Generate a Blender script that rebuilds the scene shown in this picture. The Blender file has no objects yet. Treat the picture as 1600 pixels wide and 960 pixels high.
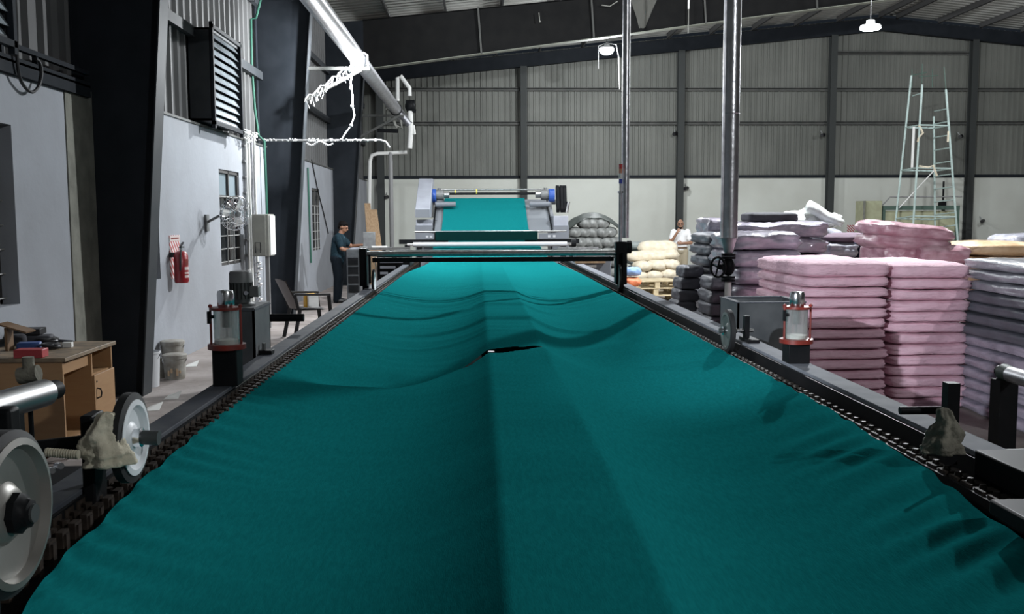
import bpy, bmesh, math, random
from mathutils import Vector, Matrix, noise
random.seed(7)
S = bpy.context.scene
COL = S.collection
# ------------------------------------------------------------------ camera
CAM_H, FPX = 1.75, 1500.0
cam_d = bpy.data.cameras.new('camera'); cam = bpy.data.objects.new('camera', cam_d); COL.objects.link(cam)
cam_d.sensor_fit = 'HORIZONTAL'; cam_d.sensor_width = 36.0; cam_d.lens = 36.0*FPX/1600
cam_d.clip_start = .05; cam_d.clip_end = 200
CR = (Matrix.Rotation(-math.atan(53/1500), 3, 'Z') @ Matrix.Rotation(math.pi/2-math.atan(140/1500), 3, 'X')
      @ Matrix.Rotation(-.004, 3, 'Z'))
cam.matrix_world = Matrix.Translation((0, 0, CAM_H)) @ CR.to_4x4()
S.camera = cam
# ------------------------------------------------------------------ world and exposure
S.view_settings.view_transform = 'Standard'; S.view_settings.look = 'None'
S.view_settings.exposure = 0.0; S.view_settings.gamma = 1.0; S.view_settings.use_curve_mapping = False
W = bpy.data.worlds.new('night'); S.world = W; W.use_nodes = True
W.node_tree.nodes['Background'].inputs[0].default_value = (.035, .045, .06, 1)
W.node_tree.nodes['Background'].inputs[1].default_value = .3
LAMP_POWER = dict(wall=2900, bay_mid=820, bay_right=250, pipe=860, fill_far=700, bay_near=3700, fill_back=1200, bay_tower=560)

# ------------------------------------------------------------------ pixel helpers (a pixel gives only a direction)
def _ray(x, y): return CR @ Vector(((x-800)/FPX, -(y-480)/FPX, -1.0))
_O = Vector((0, 0, CAM_H))
def onZ(x, y, z): d = _ray(x, y); return _O + d*((z-CAM_H)/d.z)
def onY(x, y, Y): d = _ray(x, y); return _O + d*(Y/d.y)
def onX(x, y, X): d = _ray(x, y); return _O + d*(X/d.x)

# ------------------------------------------------------------------ mesh builder
def basis(axis):
    a = Vector(axis).normalized()
    u = a.orthogonal().normalized(); v = a.cross(u)
    return u, v, a
class MB:
    def __init__(s): s.v = []; s.f = []
    def add(s, vs, fs):
        b = len(s.v); s.v += [Vector(p) for p in vs]; s.f += [tuple(i+b for i in f) for f in fs]; return s
    def box(s, x0, x1, y0, y1, z0, z1):
        return s.add([(x0,y0,z0),(x1,y0,z0),(x1,y1,z0),(x0,y1,z0),(x0,y0,z1),(x1,y0,z1),(x1,y1,z1),(x0,y1,z1)],
                     [(0,3,2,1),(4,5,6,7),(0,1,5,4),(1,2,6,5),(2,3,7,6),(3,0,4,7)])
    def obox(s, c, size, rot=None):
        a, b, d = (q/2 for q in size); R = rot or Matrix.Identity(3); c = Vector(c)
        vs = [c + R @ Vector(p) for p in [(-a,-b,-d),(a,-b,-d),(a,b,-d),(-a,b,-d),(-a,-b,d),(a,-b,d),(a,b,d),(-a,b,d)]]
        return s.add(vs, [(0,3,2,1),(4,5,6,7),(0,1,5,4),(1,2,6,5),(2,3,7,6),(3,0,4,7)])
    def bar(s, p0, p1, w, h=None):                       # rectangular bar between two points
        p0, p1 = Vector(p0), Vector(p1); a = (p1-p0); L = a.length; a.normalize()
        up = Vector((0,0,1)) if abs(a.z) < .95 else Vector((0,1,0))
        x = a.cross(up).normalized(); z = x.cross(a)
        return s.obox((p0+p1)/2, (w, L, h or w), Matrix((x, a, z)).transposed())
    def cyl(s, p0, p1, r0, r1=None, n=14, caps=True):
        p0, p1 = Vector(p0), Vector(p1); r1 = r0 if r1 is None else r1
        u, v, a = basis(p1-p0)
        cs = [(math.cos(2*math.pi*i/n), math.sin(2*math.pi*i/n)) for i in range(n)]
        vs = [p0+(u*c+v*q)*r0 for c, q in cs] + [p1+(u*c+v*q)*r1 for c, q in cs]
        fs = [(i, (i+1) % n, n+(i+1) % n, n+i) for i in range(n)]
        if caps: fs += [tuple(range(n-1, -1, -1)), tuple(range(n, 2*n))]
        return s.add(vs, fs)
    def lathe(s, prof, o, axis=(0,0,1), n=20, caps=True):           # prof: (radius, height along axis)
        u, v, a = basis(axis); o = Vector(o); vs = []; fs = []
        for r, h in prof:
            for i in range(n):
                t = 2*math.pi*i/n; vs.append(o + a*h + (u*math.cos(t)+v*math.sin(t))*max(r, 1e-4))
        for k in range(len(prof)-1):
            for i in range(n):
                j = (i+1) % n; fs.append((k*n+i, k*n+j, (k+1)*n+j, (k+1)*n+i))
        m = (len(prof)-1)*n
        if caps: fs.append(tuple(range(n-1, -1, -1))); fs.append(tuple(range(m, m+n)))
        return s.add(vs, fs)
    def tube(s, pts, r, n=8, r1=None):
        pts = [Vector(p) for p in pts]; K = len(pts); vs = []; fs = []
        t0 = (pts[1]-pts[0]).normalized(); u = t0.orthogonal().normalized()
        for k, p in enumerate(pts):
            t = (pts[min(k+1, K-1)]-pts[max(k-1, 0)]).normalized()
            u = (u - t*u.dot(t)).normalized(); w = t.cross(u)
            rr = r if r1 is None else r+(r1-r)*k/(K-1)
            vs += [p+(u*math.cos(2*math.pi*i/n)+w*math.sin(2*math.pi*i/n))*rr for i in range(n)]
        for k in range(K-1):
            for i in range(n):
                j = (i+1) % n; fs.append((k*n+i, k*n+j, (k+1)*n+j, (k+1)*n+i))
        fs += [tuple(range(n-1, -1, -1)), tuple(range((K-1)*n, K*n))]
        return s.add(vs, fs)
    def torus(s, c, axis, R, r, n=24, m=8):
        u, v, a = basis(axis); c = Vector(c); vs = []; fs = []
        for i in range(n):
            t = 2*math.pi*i/n; d = u*math.cos(t)+v*math.sin(t)
            for k in range(m):
                q = 2*math.pi*k/m; vs.append(c + d*(R+r*math.cos(q)) + a*(r*math.sin(q)))
        for i in range(n):
            for k in range(m):
                fs.append((i*m+k, ((i+1) % n)*m+k, ((i+1) % n)*m+(k+1) % m, i*m+(k+1) % m))
        return s.add(vs, fs)
    def ell(s, c, rad, n=16, m=10, rot=None):
        c = Vector(c); R = rot or Matrix.Identity(3); vs = [c+R@Vector((0,0,-rad[2]))]; fs = []
        for k in range(1, m):
            p = math.pi*k/m
            for i in range(n):
                t = 2*math.pi*i/n
                vs.append(c + R@Vector((rad[0]*math.sin(p)*math.cos(t), rad[1]*math.sin(p)*math.sin(t), -rad[2]*math.cos(p))))
        vs.append(c+R@Vector((0,0,rad[2])))
        for i in range(n):
            j = (i+1) % n; fs.append((0, 1+j, 1+i)); fs.append((len(vs)-1, 1+(m-2)*n+i, 1+(m-2)*n+j))
        for k in range(m-2):
            for i in range(n):
                j = (i+1) % n; fs.append((1+k*n+i, 1+k*n+j, 1+(k+1)*n+j, 1+(k+1)*n+i))
        return s.add(vs, fs)
    def prism(s, poly, lo, hi, axis='X'):                # poly in the plane across the axis
        n = len(poly)
        def P(a, b, t): return {'X': (t, a, b), 'Y': (a, t, b), 'Z': (a, b, t)}[axis]
        vs = [P(a, b, lo) for a, b in poly] + [P(a, b, hi) for a, b in poly]
        fs = [(i, (i+1) % n, n+(i+1) % n, n+i) for i in range(n)] + [tuple(range(n-1, -1, -1)), tuple(range(n, 2*n))]
        return s.add(vs, fs)
    def grid(s, fn, nu, nv):
        vs = [fn(i, j) for j in range(nv+1) for i in range(nu+1)]
        fs = [(j*(nu+1)+i, j*(nu+1)+i+1, (j+1)*(nu+1)+i+1, (j+1)*(nu+1)+i) for j in range(nv) for i in range(nu)]
        return s.add(vs, fs)
    def cable(s, pts, r, n=6, sub=6):               # smooth tube through the points
        p = [Vector(q) for q in pts]; p = [2*p[0]-p[1]]+p+[2*p[-1]-p[-2]]; o = []
        for i in range(1, len(p)-2):
            for k in range(sub):
                t = k/sub; o.append(.5*((2*p[i])+(p[i+1]-p[i-1])*t+(2*p[i-1]-5*p[i]+4*p[i+1]-p[i+2])*t*t+(3*p[i]-p[i-1]-3*p[i+1]+p[i+2])*t**3))
        return s.tube(o+[p[-2]], r, n)
    def mesh(s, name, mat, origin=(0,0,0), sharp=38):
        o = Vector(origin); me = bpy.data.meshes.new(name)
        me.from_pydata([tuple(p-o) for p in s.v], [], s.f)
        bm = bmesh.new(); bm.from_mesh(me); bmesh.ops.recalc_face_normals(bm, faces=bm.faces); bm.to_mesh(me); bm.free()
        me.polygons.foreach_set('use_smooth', [True]*len(me.polygons)); me.set_sharp_from_angle(angle=math.radians(sharp))
        me.materials.append(M[mat]); me.update(); return me
    def build(s, name, mat, parent=None, origin=None, sharp=38, bevel=0):
        if parent is not None:
            root = parent
            while root.parent: root = root.parent
            org = root.location
        else: org = Vector(origin) if origin else Vector((0,0,0))
        o = bpy.data.objects.new(name, s.mesh(name, mat, org, sharp)); COL.objects.link(o)
        if parent is not None: o.parent = parent
        else: o.location = org
        if bevel:
            b = o.modifiers.new('bevel', 'BEVEL'); b.width = bevel; b.segments = 2; b.limit_method = 'ANGLE'
        return o
def tag(o, label=None, cat=None, group=None, kind=None):
    if label: o['label'] = label
    if cat: o['category'] = cat
    if group: o['group'] = group
    if kind: o['kind'] = kind
    return o
def empty(name, loc, label, cat, group=None):
    o = bpy.data.objects.new(name, None); COL.objects.link(o); o.location = loc; o.empty_display_size = .1
    return tag(o, label, cat, group)
def one(name, mb, mat, label, cat, group=None, origin=None, **k):
    if origin is None:
        xs = [p.x for p in mb.v]; ys = [p.y for p in mb.v]; zs = [p.z for p in mb.v]
        origin = ((min(xs)+max(xs))/2, (min(ys)+max(ys))/2, min(zs))
    return tag(mb.build(name, mat, None, origin, **k), label, cat, group)
def place(me, name, loc, rotz=0, parent=None, label=None, cat=None, group=None):
    o = bpy.data.objects.new(name, me); COL.objects.link(o); o.location = loc; o.rotation_euler = (0, 0, rotz)
    if parent is not None:
        o.parent = parent; root = parent
        while root.parent: root = root.parent
        o.location = Vector(loc)-root.location
    return tag(o, label, cat, group)
def struct(name, mb, mat, label, cat='structure', parent=None, **k):
    o = mb.build(name, mat, parent, **k)
    if parent is None: tag(o, label, cat, None, 'structure')
    return o
def copy_tree(o, parent=None):
    c = o.copy(); COL.objects.link(c); c.parent = parent
    for ch in list(o.children): copy_tree(ch, c)
    return c
def place_obj(ob, parent): ob.parent = parent; return ob
ORD = ['first','second','third','fourth','fifth','sixth','seventh','eighth','ninth','tenth','eleventh','twelfth',
       'thirteenth','fourteenth','fifteenth','sixteenth','seventeenth','eighteenth','nineteenth','twentieth']

# ------------------------------------------------------------------ materials
M = {}
def mat(name, col, rough=.6, metal=0, col2=None, scale=6, bump=0, bscale=None, coat=0, trans=0, emit=None, spec=.5, sheen=0,
        stretch=(1,1,1), contrast=(.35,.65), alpha=1):
    m = bpy.data.materials.new(name); m.use_nodes = True; nt = m.node_tree; N = nt.nodes; L = nt.links
    b = N['Principled BSDF']; I = b.inputs
    I['Base Color'].default_value = (*col, 1); I['Roughness'].default_value = rough; I['Metallic'].default_value = metal
    I['Coat Weight'].default_value = coat; I['Transmission Weight'].default_value = trans
    I['Specular IOR Level'].default_value = spec; I['Sheen Weight'].default_value = sheen; I['Alpha'].default_value = alpha
    tc = N.new('ShaderNodeTexCoord'); mp = N.new('ShaderNodeMapping'); mp.inputs['Scale'].default_value = stretch
    L.new(tc.outputs['Object'], mp.inputs[0])
    if col2:
        nz = N.new('ShaderNodeTexNoise'); nz.inputs['Scale'].default_value = scale; nz.inputs['Detail'].default_value = 6
        L.new(mp.outputs[0], nz.inputs['Vector'])
        rp = N.new('ShaderNodeValToRGB'); rp.color_ramp.elements[0].position = contrast[0]; rp.color_ramp.elements[1].position = contrast[1]
        rp.color_ramp.elements[0].color = (*col, 1); rp.color_ramp.elements[1].color = (*col2, 1)
        L.new(nz.outputs['Fac'], rp.inputs[0]); L.new(rp.outputs[0], I['Base Color'])
    if bump:
        n2 = N.new('ShaderNodeTexNoise'); n2.inputs['Scale'].default_value = bscale or scale*4; n2.inputs['Detail'].default_value = 5
        L.new(mp.outputs[0], n2.inputs['Vector'])
        bp = N.new('ShaderNodeBump'); bp.inputs['Strength'].default_value = bump; bp.inputs['Distance'].default_value = .02
        L.new(n2.outputs['Fac'], bp.inputs['Height']); L.new(bp.outputs[0], I['Normal'])
    if emit:
        I['Emission Color'].default_value = (*emit[0], 1); I['Emission Strength'].default_value = emit[1]
    M[name] = m; return m
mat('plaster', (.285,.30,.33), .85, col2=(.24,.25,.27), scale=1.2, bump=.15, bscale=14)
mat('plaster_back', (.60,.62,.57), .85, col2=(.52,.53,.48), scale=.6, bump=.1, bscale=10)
mat('concrete_strip', (.13,.13,.11), .9, col2=(.2,.2,.17), scale=5, bump=.3)
mat('cladding_back', (.165,.17,.152), .65, 0, col2=(.115,.12,.107), scale=.9, stretch=(1,1,.4))
mat('cladding_left', (.13,.13,.13), .65, 0, col2=(.095,.095,.095), scale=.9, spec=.2)
mat('roof_sheet', (.34,.34,.32), .6, .1, col2=(.25,.25,.23), scale=.7)
mat('steel_dark', (.012,.015,.019), .7, 0, col2=(.017,.020,.025), scale=3, spec=.12)
mat('flange_grey', (.030,.034,.038), .6, 0, col2=(.04,.043,.047), scale=4, spec=.2)
mat('steel_girt', (.06,.063,.06), .65, 0, col2=(.085,.085,.08), scale=4, spec=.2)
mat('purlin_grey', (.10,.10,.10), .6, 0)
mat('black_paint', (.006,.007,.008), .5, 0, col2=(.010,.010,.011), scale=8, spec=.08)
mat('black_rubber', (.009,.009,.010), .75)
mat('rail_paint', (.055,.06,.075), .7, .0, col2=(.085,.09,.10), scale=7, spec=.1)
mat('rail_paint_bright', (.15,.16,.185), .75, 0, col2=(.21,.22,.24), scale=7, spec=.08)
mat('chain_steel', (.022,.017,.014), .65, .1, col2=(.045,.034,.027), scale=30, spec=.1)
mat('chain_bolt', (.06,.055,.05), .6, .3, spec=.3)
mat('chrome', (.75,.76,.78), .18, 1)
mat('brushed', (.5,.5,.5), .36, 1, col2=(.36,.36,.36), scale=20, stretch=(1,.1,1))
mat('foil', (.62,.62,.64), .30, .95, col2=(.48,.48,.5), scale=9, bump=.15, bscale=20)
mat('foil_dull', (.44,.44,.46), .42, .9, col2=(.3,.3,.32), scale=9, bump=.12, bscale=16)
mat('tank_grey', (.035,.04,.045), .55, 0, col2=(.07,.075,.08), scale=5)
mat('motor_grey', (.16,.165,.165), .5, .1, col2=(.11,.11,.11), scale=10)
mat('motor_dark', (.05,.055,.055), .5, .1)
mat('red_paint', (.22,.022,.014), .4, 0, col2=(.13,.02,.014), scale=14)
mat('glass', (.85,.87,.85), .12, 0, trans=.85, alpha=.6)
mat('jar_fill', (.55,.54,.5), .6)
mat('wheel_white', (.78,.80,.82), .45, 0, col2=(.66,.68,.70), scale=10)
mat('wheel_grey', (.07,.085,.08), .5, 0, spec=.3)
mat('dished_metal', (.30,.29,.27), .38, .55, col2=(.22,.21,.19), scale=6)
mat('gable_grey', (.042,.046,.045), .65, 0, spec=.2)
mat('rafter_grey', (.009,.0092,.0095), .75, 0, col2=(.012,.012,.012), scale=3, spec=.08)
mat('flange_lit', (.22,.23,.19), .7)  # lamplight on the beam flange underside put into the base colour
mat('rag', (.66,.61,.48), .9, 0, col2=(.5,.45,.34), scale=14, bump=.4)
mat('rag_dark', (.20,.19,.15), .9, 0, col2=(.13,.12,.095), scale=14, bump=.4)
mat('teal_cloth', (.006,.155,.162), .8, 0, col2=(.005,.130,.137), scale=90, bump=.10, bscale=260, sheen=0, spec=0, stretch=(1,.25,1))
mat('cloth_shade_green', (.001,.016,.015), .8, spec=.05)  # shade on the hanging cloth put into a near black green
mat('machine_grey', (.33,.345,.39), .45, 0, col2=(.27,.28,.32), scale=4)
mat('machine_mid', (.14,.15,.17), .5)
mat('plate_grey', (.20,.215,.235), .45, .2)
mat('blue_paint', (.02,.07,.30), .4)
mat('white_roller', (.42,.42,.44), .45)
mat('wood_ply', (.36,.21,.10), .55, 0, col2=(.34,.19,.09), scale=5, stretch=(1,1,8))
mat('wood_dark', (.17,.095,.045), .6, 0, col2=(.12,.07,.035), scale=5)
mat('desk_top', (.26,.19,.12), .6, 0, col2=(.12,.09,.06), scale=8)
mat('plank', (.40,.27,.16), .75, 0, col2=(.28,.18,.10), scale=4, stretch=(8,8,1))
mat('pallet', (.55,.46,.30), .8, 0, col2=(.42,.34,.21), scale=6)
mat('dark_plastic', (.012,.012,.014), .45)
mat('chair_brown', (.13,.11,.10), .55)
mat('chair_black', (.015,.015,.016), .5)
mat('yellow', (.75,.42,.03), .5)
mat('paper', (.7,.7,.68), .8)
mat('red_box', (.33,.03,.035), .5)
mat('blue_plastic', (.03,.07,.22), .45)
mat('ext_red', (.26,.012,.018), .3, coat=.4)
mat('label_pale', (.5,.42,.4), .6)
mat('bucket_white', (.55,.56,.58), .5)
mat('paint_can', (.34,.33,.30), .6, 0, col2=(.20,.18,.15), scale=12)
mat('box_beige', (.36,.36,.32), .5, 0, col2=(.3,.3,.27), scale=6)
mat('conduit_green', (.012,.085,.055), .6)
mat('conduit_white', (.62,.62,.60), .5)
mat('conduit_grey', (.2,.2,.2), .5)
mat('cable_black', (.008,.008,.009), .6)
mat('window_glass', (.008,.010,.012), .12)
mat('window_pale', (.22,.27,.30), .2)
mat('window_frame', (.045,.042,.04), .6)
mat('grille', (.33,.33,.32), .6)
mat('louver', (.36,.41,.44), .35, .2, col2=(.24,.27,.29), scale=5)
mat('lens', (1,1,1), .4, emit=((.93,.97,1.0), 60))
mat('lens_soft', (1,1,1), .4, emit=((.93,1.0,.97), 22))
mat('lamp_body', (.35,.36,.36), .5)
mat('web', (.8,.8,.8), .9)
mat('web_dim', (.23,.23,.21), .95)
mat('web_sheet', (.30,.30,.27), .95, alpha=.35)
mat('pink', (.74,.48,.565), .85, 0, col2=(.66,.40,.48), scale=5, bump=.7, bscale=16, sheen=.1, stretch=(1,1,3))
mat('pink_wrap', (.56,.36,.41), .32, 0, col2=(.36,.17,.21), scale=5, bump=.35, bscale=14, coat=.5, stretch=(1,1,2))
mat('lilac_wrap', (.42,.38,.46), .30, 0, col2=(.25,.235,.29), scale=6, bump=.6, bscale=13, coat=.7, stretch=(1,1,2))
mat('grey_wrap', (.125,.13,.155), .5, 0, col2=(.095,.098,.118), scale=5, bump=.3, bscale=16, coat=.1)
mat('grey_light_wrap', (.34,.34,.38), .33, 0, col2=(.2,.2,.235), scale=5, bump=.5, bscale=14, coat=.5, stretch=(1,1,2))
mat('charcoal_cloth', (.045,.045,.055), .85, 0, col2=(.06,.06,.07), scale=20)
mat('plum_cloth', (.10,.065,.09), .8)
mat('navy_cloth', (.02,.03,.08), .8)
mat('tan_wrap', (.58,.42,.27), .4, 0, col2=(.45,.30,.17), scale=6, bump=.3, coat=.4)
mat('white_sheet', (.72,.74,.72), .45, 0, col2=(.55,.57,.56), scale=7, bump=.4, coat=.3)
mat('sack_cream', (.68,.61,.48), .8, 0, col2=(.55,.48,.36), scale=9, bump=.3)
mat('sack_grey', (.34,.35,.34), .4, 0, col2=(.12,.125,.12), scale=5, bump=.4, coat=.4)
mat('tarp_dark', (.085,.10,.09), .55, 0, col2=(.055,.065,.06), scale=5, bump=.3)
mat('sage_wrap', (.20,.23,.22), .6, 0, col2=(.14,.16,.155), scale=6)
mat('blue_bag', (.25,.38,.62), .5)
mat('orange_bag', (.75,.22,.10), .5)
mat('mint_steel', (.42,.53,.50), .5, 0, col2=(.33,.42,.40), scale=9)
mat('dull_green', (.05,.09,.07), .6)
mat('olive_panel', (.36,.37,.24), .6, 0, col2=(.28,.28,.18), scale=5)
mat('skin', (.20,.095,.055), .55)
mat('skin_mid', (.30,.16,.10), .55)
mat('hair', (.005,.004,.004), .8, spec=.08)
mat('shirt_blue', (.004,.013,.02), .85, 0, col2=(.013,.03,.04), scale=30, spec=.15)
mat('trouser_dark', (.004,.007,.011), .85, spec=.15)
mat('shirt_white', (.78,.78,.78), .8)
mat('trouser_khaki', (.36,.31,.22), .85)
mat('signal_red', (.45,.02,.02), .4); mat('signal_amber', (.5,.2,.12), .4); mat('signal_blue', (.03,.05,.35), .4)
mat('ring_yellow', (.6,.5,.1), .5)
# striped fire sign and floor
def striped(name, a, b, sc):
    m = mat(name, a, .6); nt = m.node_tree; w = nt.nodes.new('ShaderNodeTexWave'); w.inputs['Scale'].default_value = sc
    w.wave_type = 'BANDS'; w.bands_direction = 'DIAGONAL'
    tc = nt.nodes.new('ShaderNodeTexCoord'); nt.links.new(tc.outputs['Object'], w.inputs[0])
    r = nt.nodes.new('ShaderNodeValToRGB'); r.color_ramp.interpolation = 'CONSTANT'
    r.color_ramp.elements[0].color = (*a, 1); r.color_ramp.elements[1].color = (*b, 1); r.color_ramp.elements[1].position = .5
    nt.links.new(w.outputs['Fac'], r.inputs[0]); nt.links.new(r.outputs[0], nt.nodes['Principled BSDF'].inputs['Base Color'])
striped('stripes', (.6,.58,.58), (.36,.03,.03), 7)
mat('floor', (.20,.17,.155), .8, 0, col2=(.34,.30,.285), scale=1.6, bump=.4, bscale=9)
# ================================================================== THE HALL
WX = -3.75            # inner face of the left wall
BY = 33.0             # back wall
XR = 31.4             # right wall, mirror of the left about the ridge
RIDGE = 13.8
Y0 = -9.0
def roofz(x): return 6.82 + .1*((x if x < RIDGE else 2*RIDGE-x)+2.7)
FR = [1.8, 9.62, 17.4, 25.3]      # portal frames

struct('floor', MB().box(-4, XR+.2, Y0, BY+.2, -.2, 0), 'floor', 'dusty grey concrete floor of the hall', 'floor')

# ---- left wall with window openings (y0, y1, z0, z1) measured on the wall plane
def wy(x, y): return onX(x, y, WX).y
def wz(x, y): return onX(x, y, WX).z
W1 = (wy(24,330)-1.3, wy(24,330), wz(31,475), wz(16,195))
W2 = (wy(250,400)-1.1, wy(250,400), wz(250,436), wz(250,436)+1.15)
W3 = (wy(344,340), wy(375,340), wz(347,416), wz(343,264))
W4 = (wy(488,340), wy(500,340), wz(490,392), wz(489,294))
WINS = [W1, W2, W3, W4]
WT = 3.0
wl = MB(); yy = Y0
for (a, b, c, d) in WINS:
    wl.box(WX-.23, WX, yy, a, 0, WT); wl.box(WX-.23, WX, a, b, 0, c); wl.box(WX-.23, WX, a, b, d, WT); yy = b
wl.box(WX-.23, WX, yy, BY, 0, WT)
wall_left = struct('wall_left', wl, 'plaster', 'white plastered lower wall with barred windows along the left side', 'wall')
for i, (a, b, c, d) in enumerate(WINS):
    ins = .0 if i < 2 else .125; fr = MB(); t = .05; xb, xf = WX-.20+ins, WX-.14+ins
    fr.box(xb, xf, a, b, c, c+t); fr.box(xb, xf, a, b, d-t, d); fr.box(xb, xf, a, a+t, c, d); fr.box(xb, xf, b-t, b, c, d)
    zm = c+(d-c)*.72; fr.box(xb, xf, a, b, zm-.02, zm+.02); ym = (a+b)/2; fr.box(xb, xf, ym-.02, ym+.02, c, d)
    lab = ['dark window with white bars in the wall beside the desk', 'dark barred window half hidden behind the nearest steel column',
           'barred window behind the wall fan', 'narrow looking barred window behind the standing worker'][i]
    w = struct('window_%d' % (i+1), fr, 'window_frame', lab, 'window', origin=(WX-.17, (a+b)/2, c))
    for s0, s1 in ((a, ym), (ym, b)):
        for z0, z1, mm in ((c, zm, 'window_glass'), (zm, d, 'window_pale' if i == 2 else 'window_glass')):
            MB().box(WX-.185+ins, WX-.175+ins, s0+.01, s1-.01, z0+.01, z1-.01).build('pane', mm, w)
    nb = max(3, int((b-a)/(.16 if i < 2 else .3))); nh = 6
    for k in range(1, nb):
        y = a+(b-a)*k/nb; MB().box(WX-.10+ins*.72, WX-.085+ins*.72, y-.005, y+.005, c, zm).build('grille_bar', 'grille', w)
    for k in range(nh):
        z = c+.05+(zm-c-.05)*k/(nh-1); MB().box(WX-.115+ins*.72, WX-.10+ins*.72, a, b, z-.006, z+.006).build('grille_bar', 'grille', w)

# grey concrete strip and the dark sill channels under the sheeting
tr = MB().box(WX-.01, WX+.012, onX(105,300,WX).y+.02, 9.62, 0, WT-.02)
struct('trim_1', tr, 'concrete_strip', 'bare concrete strip between the white wall and the nearest steel column', 'trim')
tr = MB().box(WX-.25, WX+.05, Y0, 9.5, WT, WT+.05).box(WX+.0, WX+.05, Y0, 9.5, WT-.09, WT+.02).box(WX+.0, WX+.05, Y0, 9.5, WT+.12, WT+.16)
for k in range(30): tr.box(WX+.0, WX+.04, Y0+k*.6, Y0+k*.6+.04, WT, WT+.14)
struct('trim_2', tr, 'steel_dark', 'dark steel channel along the top of the white wall by the desk', 'trim')
tr = MB().box(WX-.25, WX+.02, 9.75, BY, WT, WT+.03)
struct('trim_3', tr, 'steel_girt', 'thin grey ledge on top of the white wall beyond the nearest column', 'trim')

def ribs(p0, p1, z0, z1fn, pitch, depth, nrm):            # trapezoid ribbed sheet between two plan points
    p0, p1 = Vector(p0), Vector(p1); L = (p1-p0).length; d = (p1-p0).normalized(); n = Vector(nrm)
    prof = []; s = 0
    while s < L:
        for f, h in ((0, 0), (.62, 0), (.70, 1), (.92, 1)): prof.append((min(s+f*pitch, L), h*depth))
        s += pitch
    prof.append((L, 0)); m = MB(); vs = []; fs = []
    for a, h in prof:
        q = p0+d*a+n*h; vs += [(q.x, q.y, z0), (q.x, q.y, z1fn(q.x, q.y))]
    for k in range(len(prof)-1): fs.append((2*k, 2*k+2, 2*k+3, 2*k+1))
    return m.add(vs, fs)
cl = ribs((WX-.16, Y0, 0), (WX-.16, BY, 0), WT, lambda x, y: roofz(-3.9)+.1, .30, .05, (1,0,0))
cladl = struct('wall_left_cladding', cl, 'cladding_left', 'ribbed grey metal sheeting above the white left wall', 'wall', sharp=20)
for z in (4.25, 5.5, 6.6): MB().box(WX-.10, WX-.02, Y0, BY, z-.07, z+.07).build('girt', 'flange_grey', cladl)

# louvred ventilators set into the sheeting
def louver(y0, y1, z0, z1, label):
    r = empty('louver_vent', (WX, (y0+y1)/2, z0), label, 'vent')
    xo, xi = WX-.12, WX+.20
    h = MB().box(xo, xi-.02, y0, y0+.03, z0, z1).box(xo, xi-.02, y1-.03, y1, z0, z1).box(xo, xi-.02, y0, y1, z1-.03, z1).box(xo, xi-.02, y0, y1, z0, z0+.03)
    h.build('housing', 'flange_grey', r)
    MB().box(xi-.03, xi+.02, y0, y0+.05, z0-.1, z1+.08).box(xi-.03, xi+.02, y1-.05, y1, z0-.1, z1+.08).box(xi-.03, xi+.02, y0, y1, z1, z1+.05).box(xi-.03, xi+.02, y0, y1, z0-.05, z0).build('frame', 'steel_dark', r)
    n = int((z1-z0)/.105); R = Matrix.Rotation(math.radians(58), 3, 'Y')
    for k in range(n):
        z = z0+.05+(z1-z0-.1)*k/(n-1); MB().obox((xi-.05, (y0+y1)/2, z), (.125, y1-y0-.1, .008), R).build('slat', 'louver', r)
    MB().box(xo, xo+.01, y0, y1, z0, z1).build('back_sheet', 'black_paint', r)
    return r
ly0, ly1 = onX(332,120,WX+.2).y, onX(377,140,WX+.2).y
louver(ly0, ly1, onX(333,188,WX+.2).z, onX(333,45,WX+.2).z, 'louvred metal ventilator above the wall with the fire extinguisher')
ly1 = onX(22,40,WX+.2).y
louver(ly1-1.2, ly1, onX(15,62,WX+.2).z, onX(15,62,WX+.2).z+1.4, 'louvred metal ventilator high on the wall above the desk')

# ---- back wall
wb = MB().box(-4, XR, BY, BY+.23, 0, 3.07)
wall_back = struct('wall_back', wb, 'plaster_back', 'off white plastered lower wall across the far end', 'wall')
struct('trim_4', MB().box(-4, XR, BY-.05, BY+.02, 3.07, 3.17), 'steel_dark', 'dark steel angle on top of the far white wall', 'trim')
cb = ribs((-4, BY+.13, 0), (XR, BY+.13, 0), 3.05, lambda x, y: roofz(x)+.05, .20, .035, (0,-1,0))
cladb = struct('wall_back_cladding', cb, 'cladding_back', 'ribbed grey metal sheeting across the far end wall', 'wall', sharp=20)
BC = [onY(596,280,BY).x-.0] + [onY(x, 230, BY).x for x in (818, 1061, 1295, 1512)] + [22.1, 27.2]
for i in range(len(BC)-1):
    for z in (4.97, 6.10):
        MB().box(BC[i]+.1, BC[i+1]-.1, BY-.06, BY+.09, z-.02, z+.02).box(BC[i]+.1, BC[i+1]-.1, BY-.06, BY-.03, z-.09, z).build('girt', 'steel_girt', cladb)
MB().box(BC[3]+.1, BC[4]-.1, BY-.06, BY+.09, 7.28, 7.36).build('girt', 'steel_girt', cladb)
MB().box(BC[3]+.1, BC[4]-.1, BY-.06, BY-.03, 7.23, 7.30).build('girt', 'steel_girt', cladb)
BLAB = ['dark gable column in the far left corner', 'dark gable column rising behind the fabric feed tower', 'dark gable column behind the man in white',
        'dark gable column behind the white plastic heap', 'dark gable column just right of the scaffold tower', 'far right gable column out of view', 'gable column near the right wall']
for i, x in enumerate(BC):
    m = MB(); zt = roofz(x)-.45
    m.box(x-.11, x+.11, BY-.32, BY-.305, 0, zt).box(x-.11, x+.11, BY-.075, BY-.06, 0, zt).box(x-.006, x+.006, BY-.31, BY-.07, 0, zt)
    o = struct('steel_column', m, 'gable_grey', BLAB[i], 'column', origin=(x, BY-.19, 0))

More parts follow.
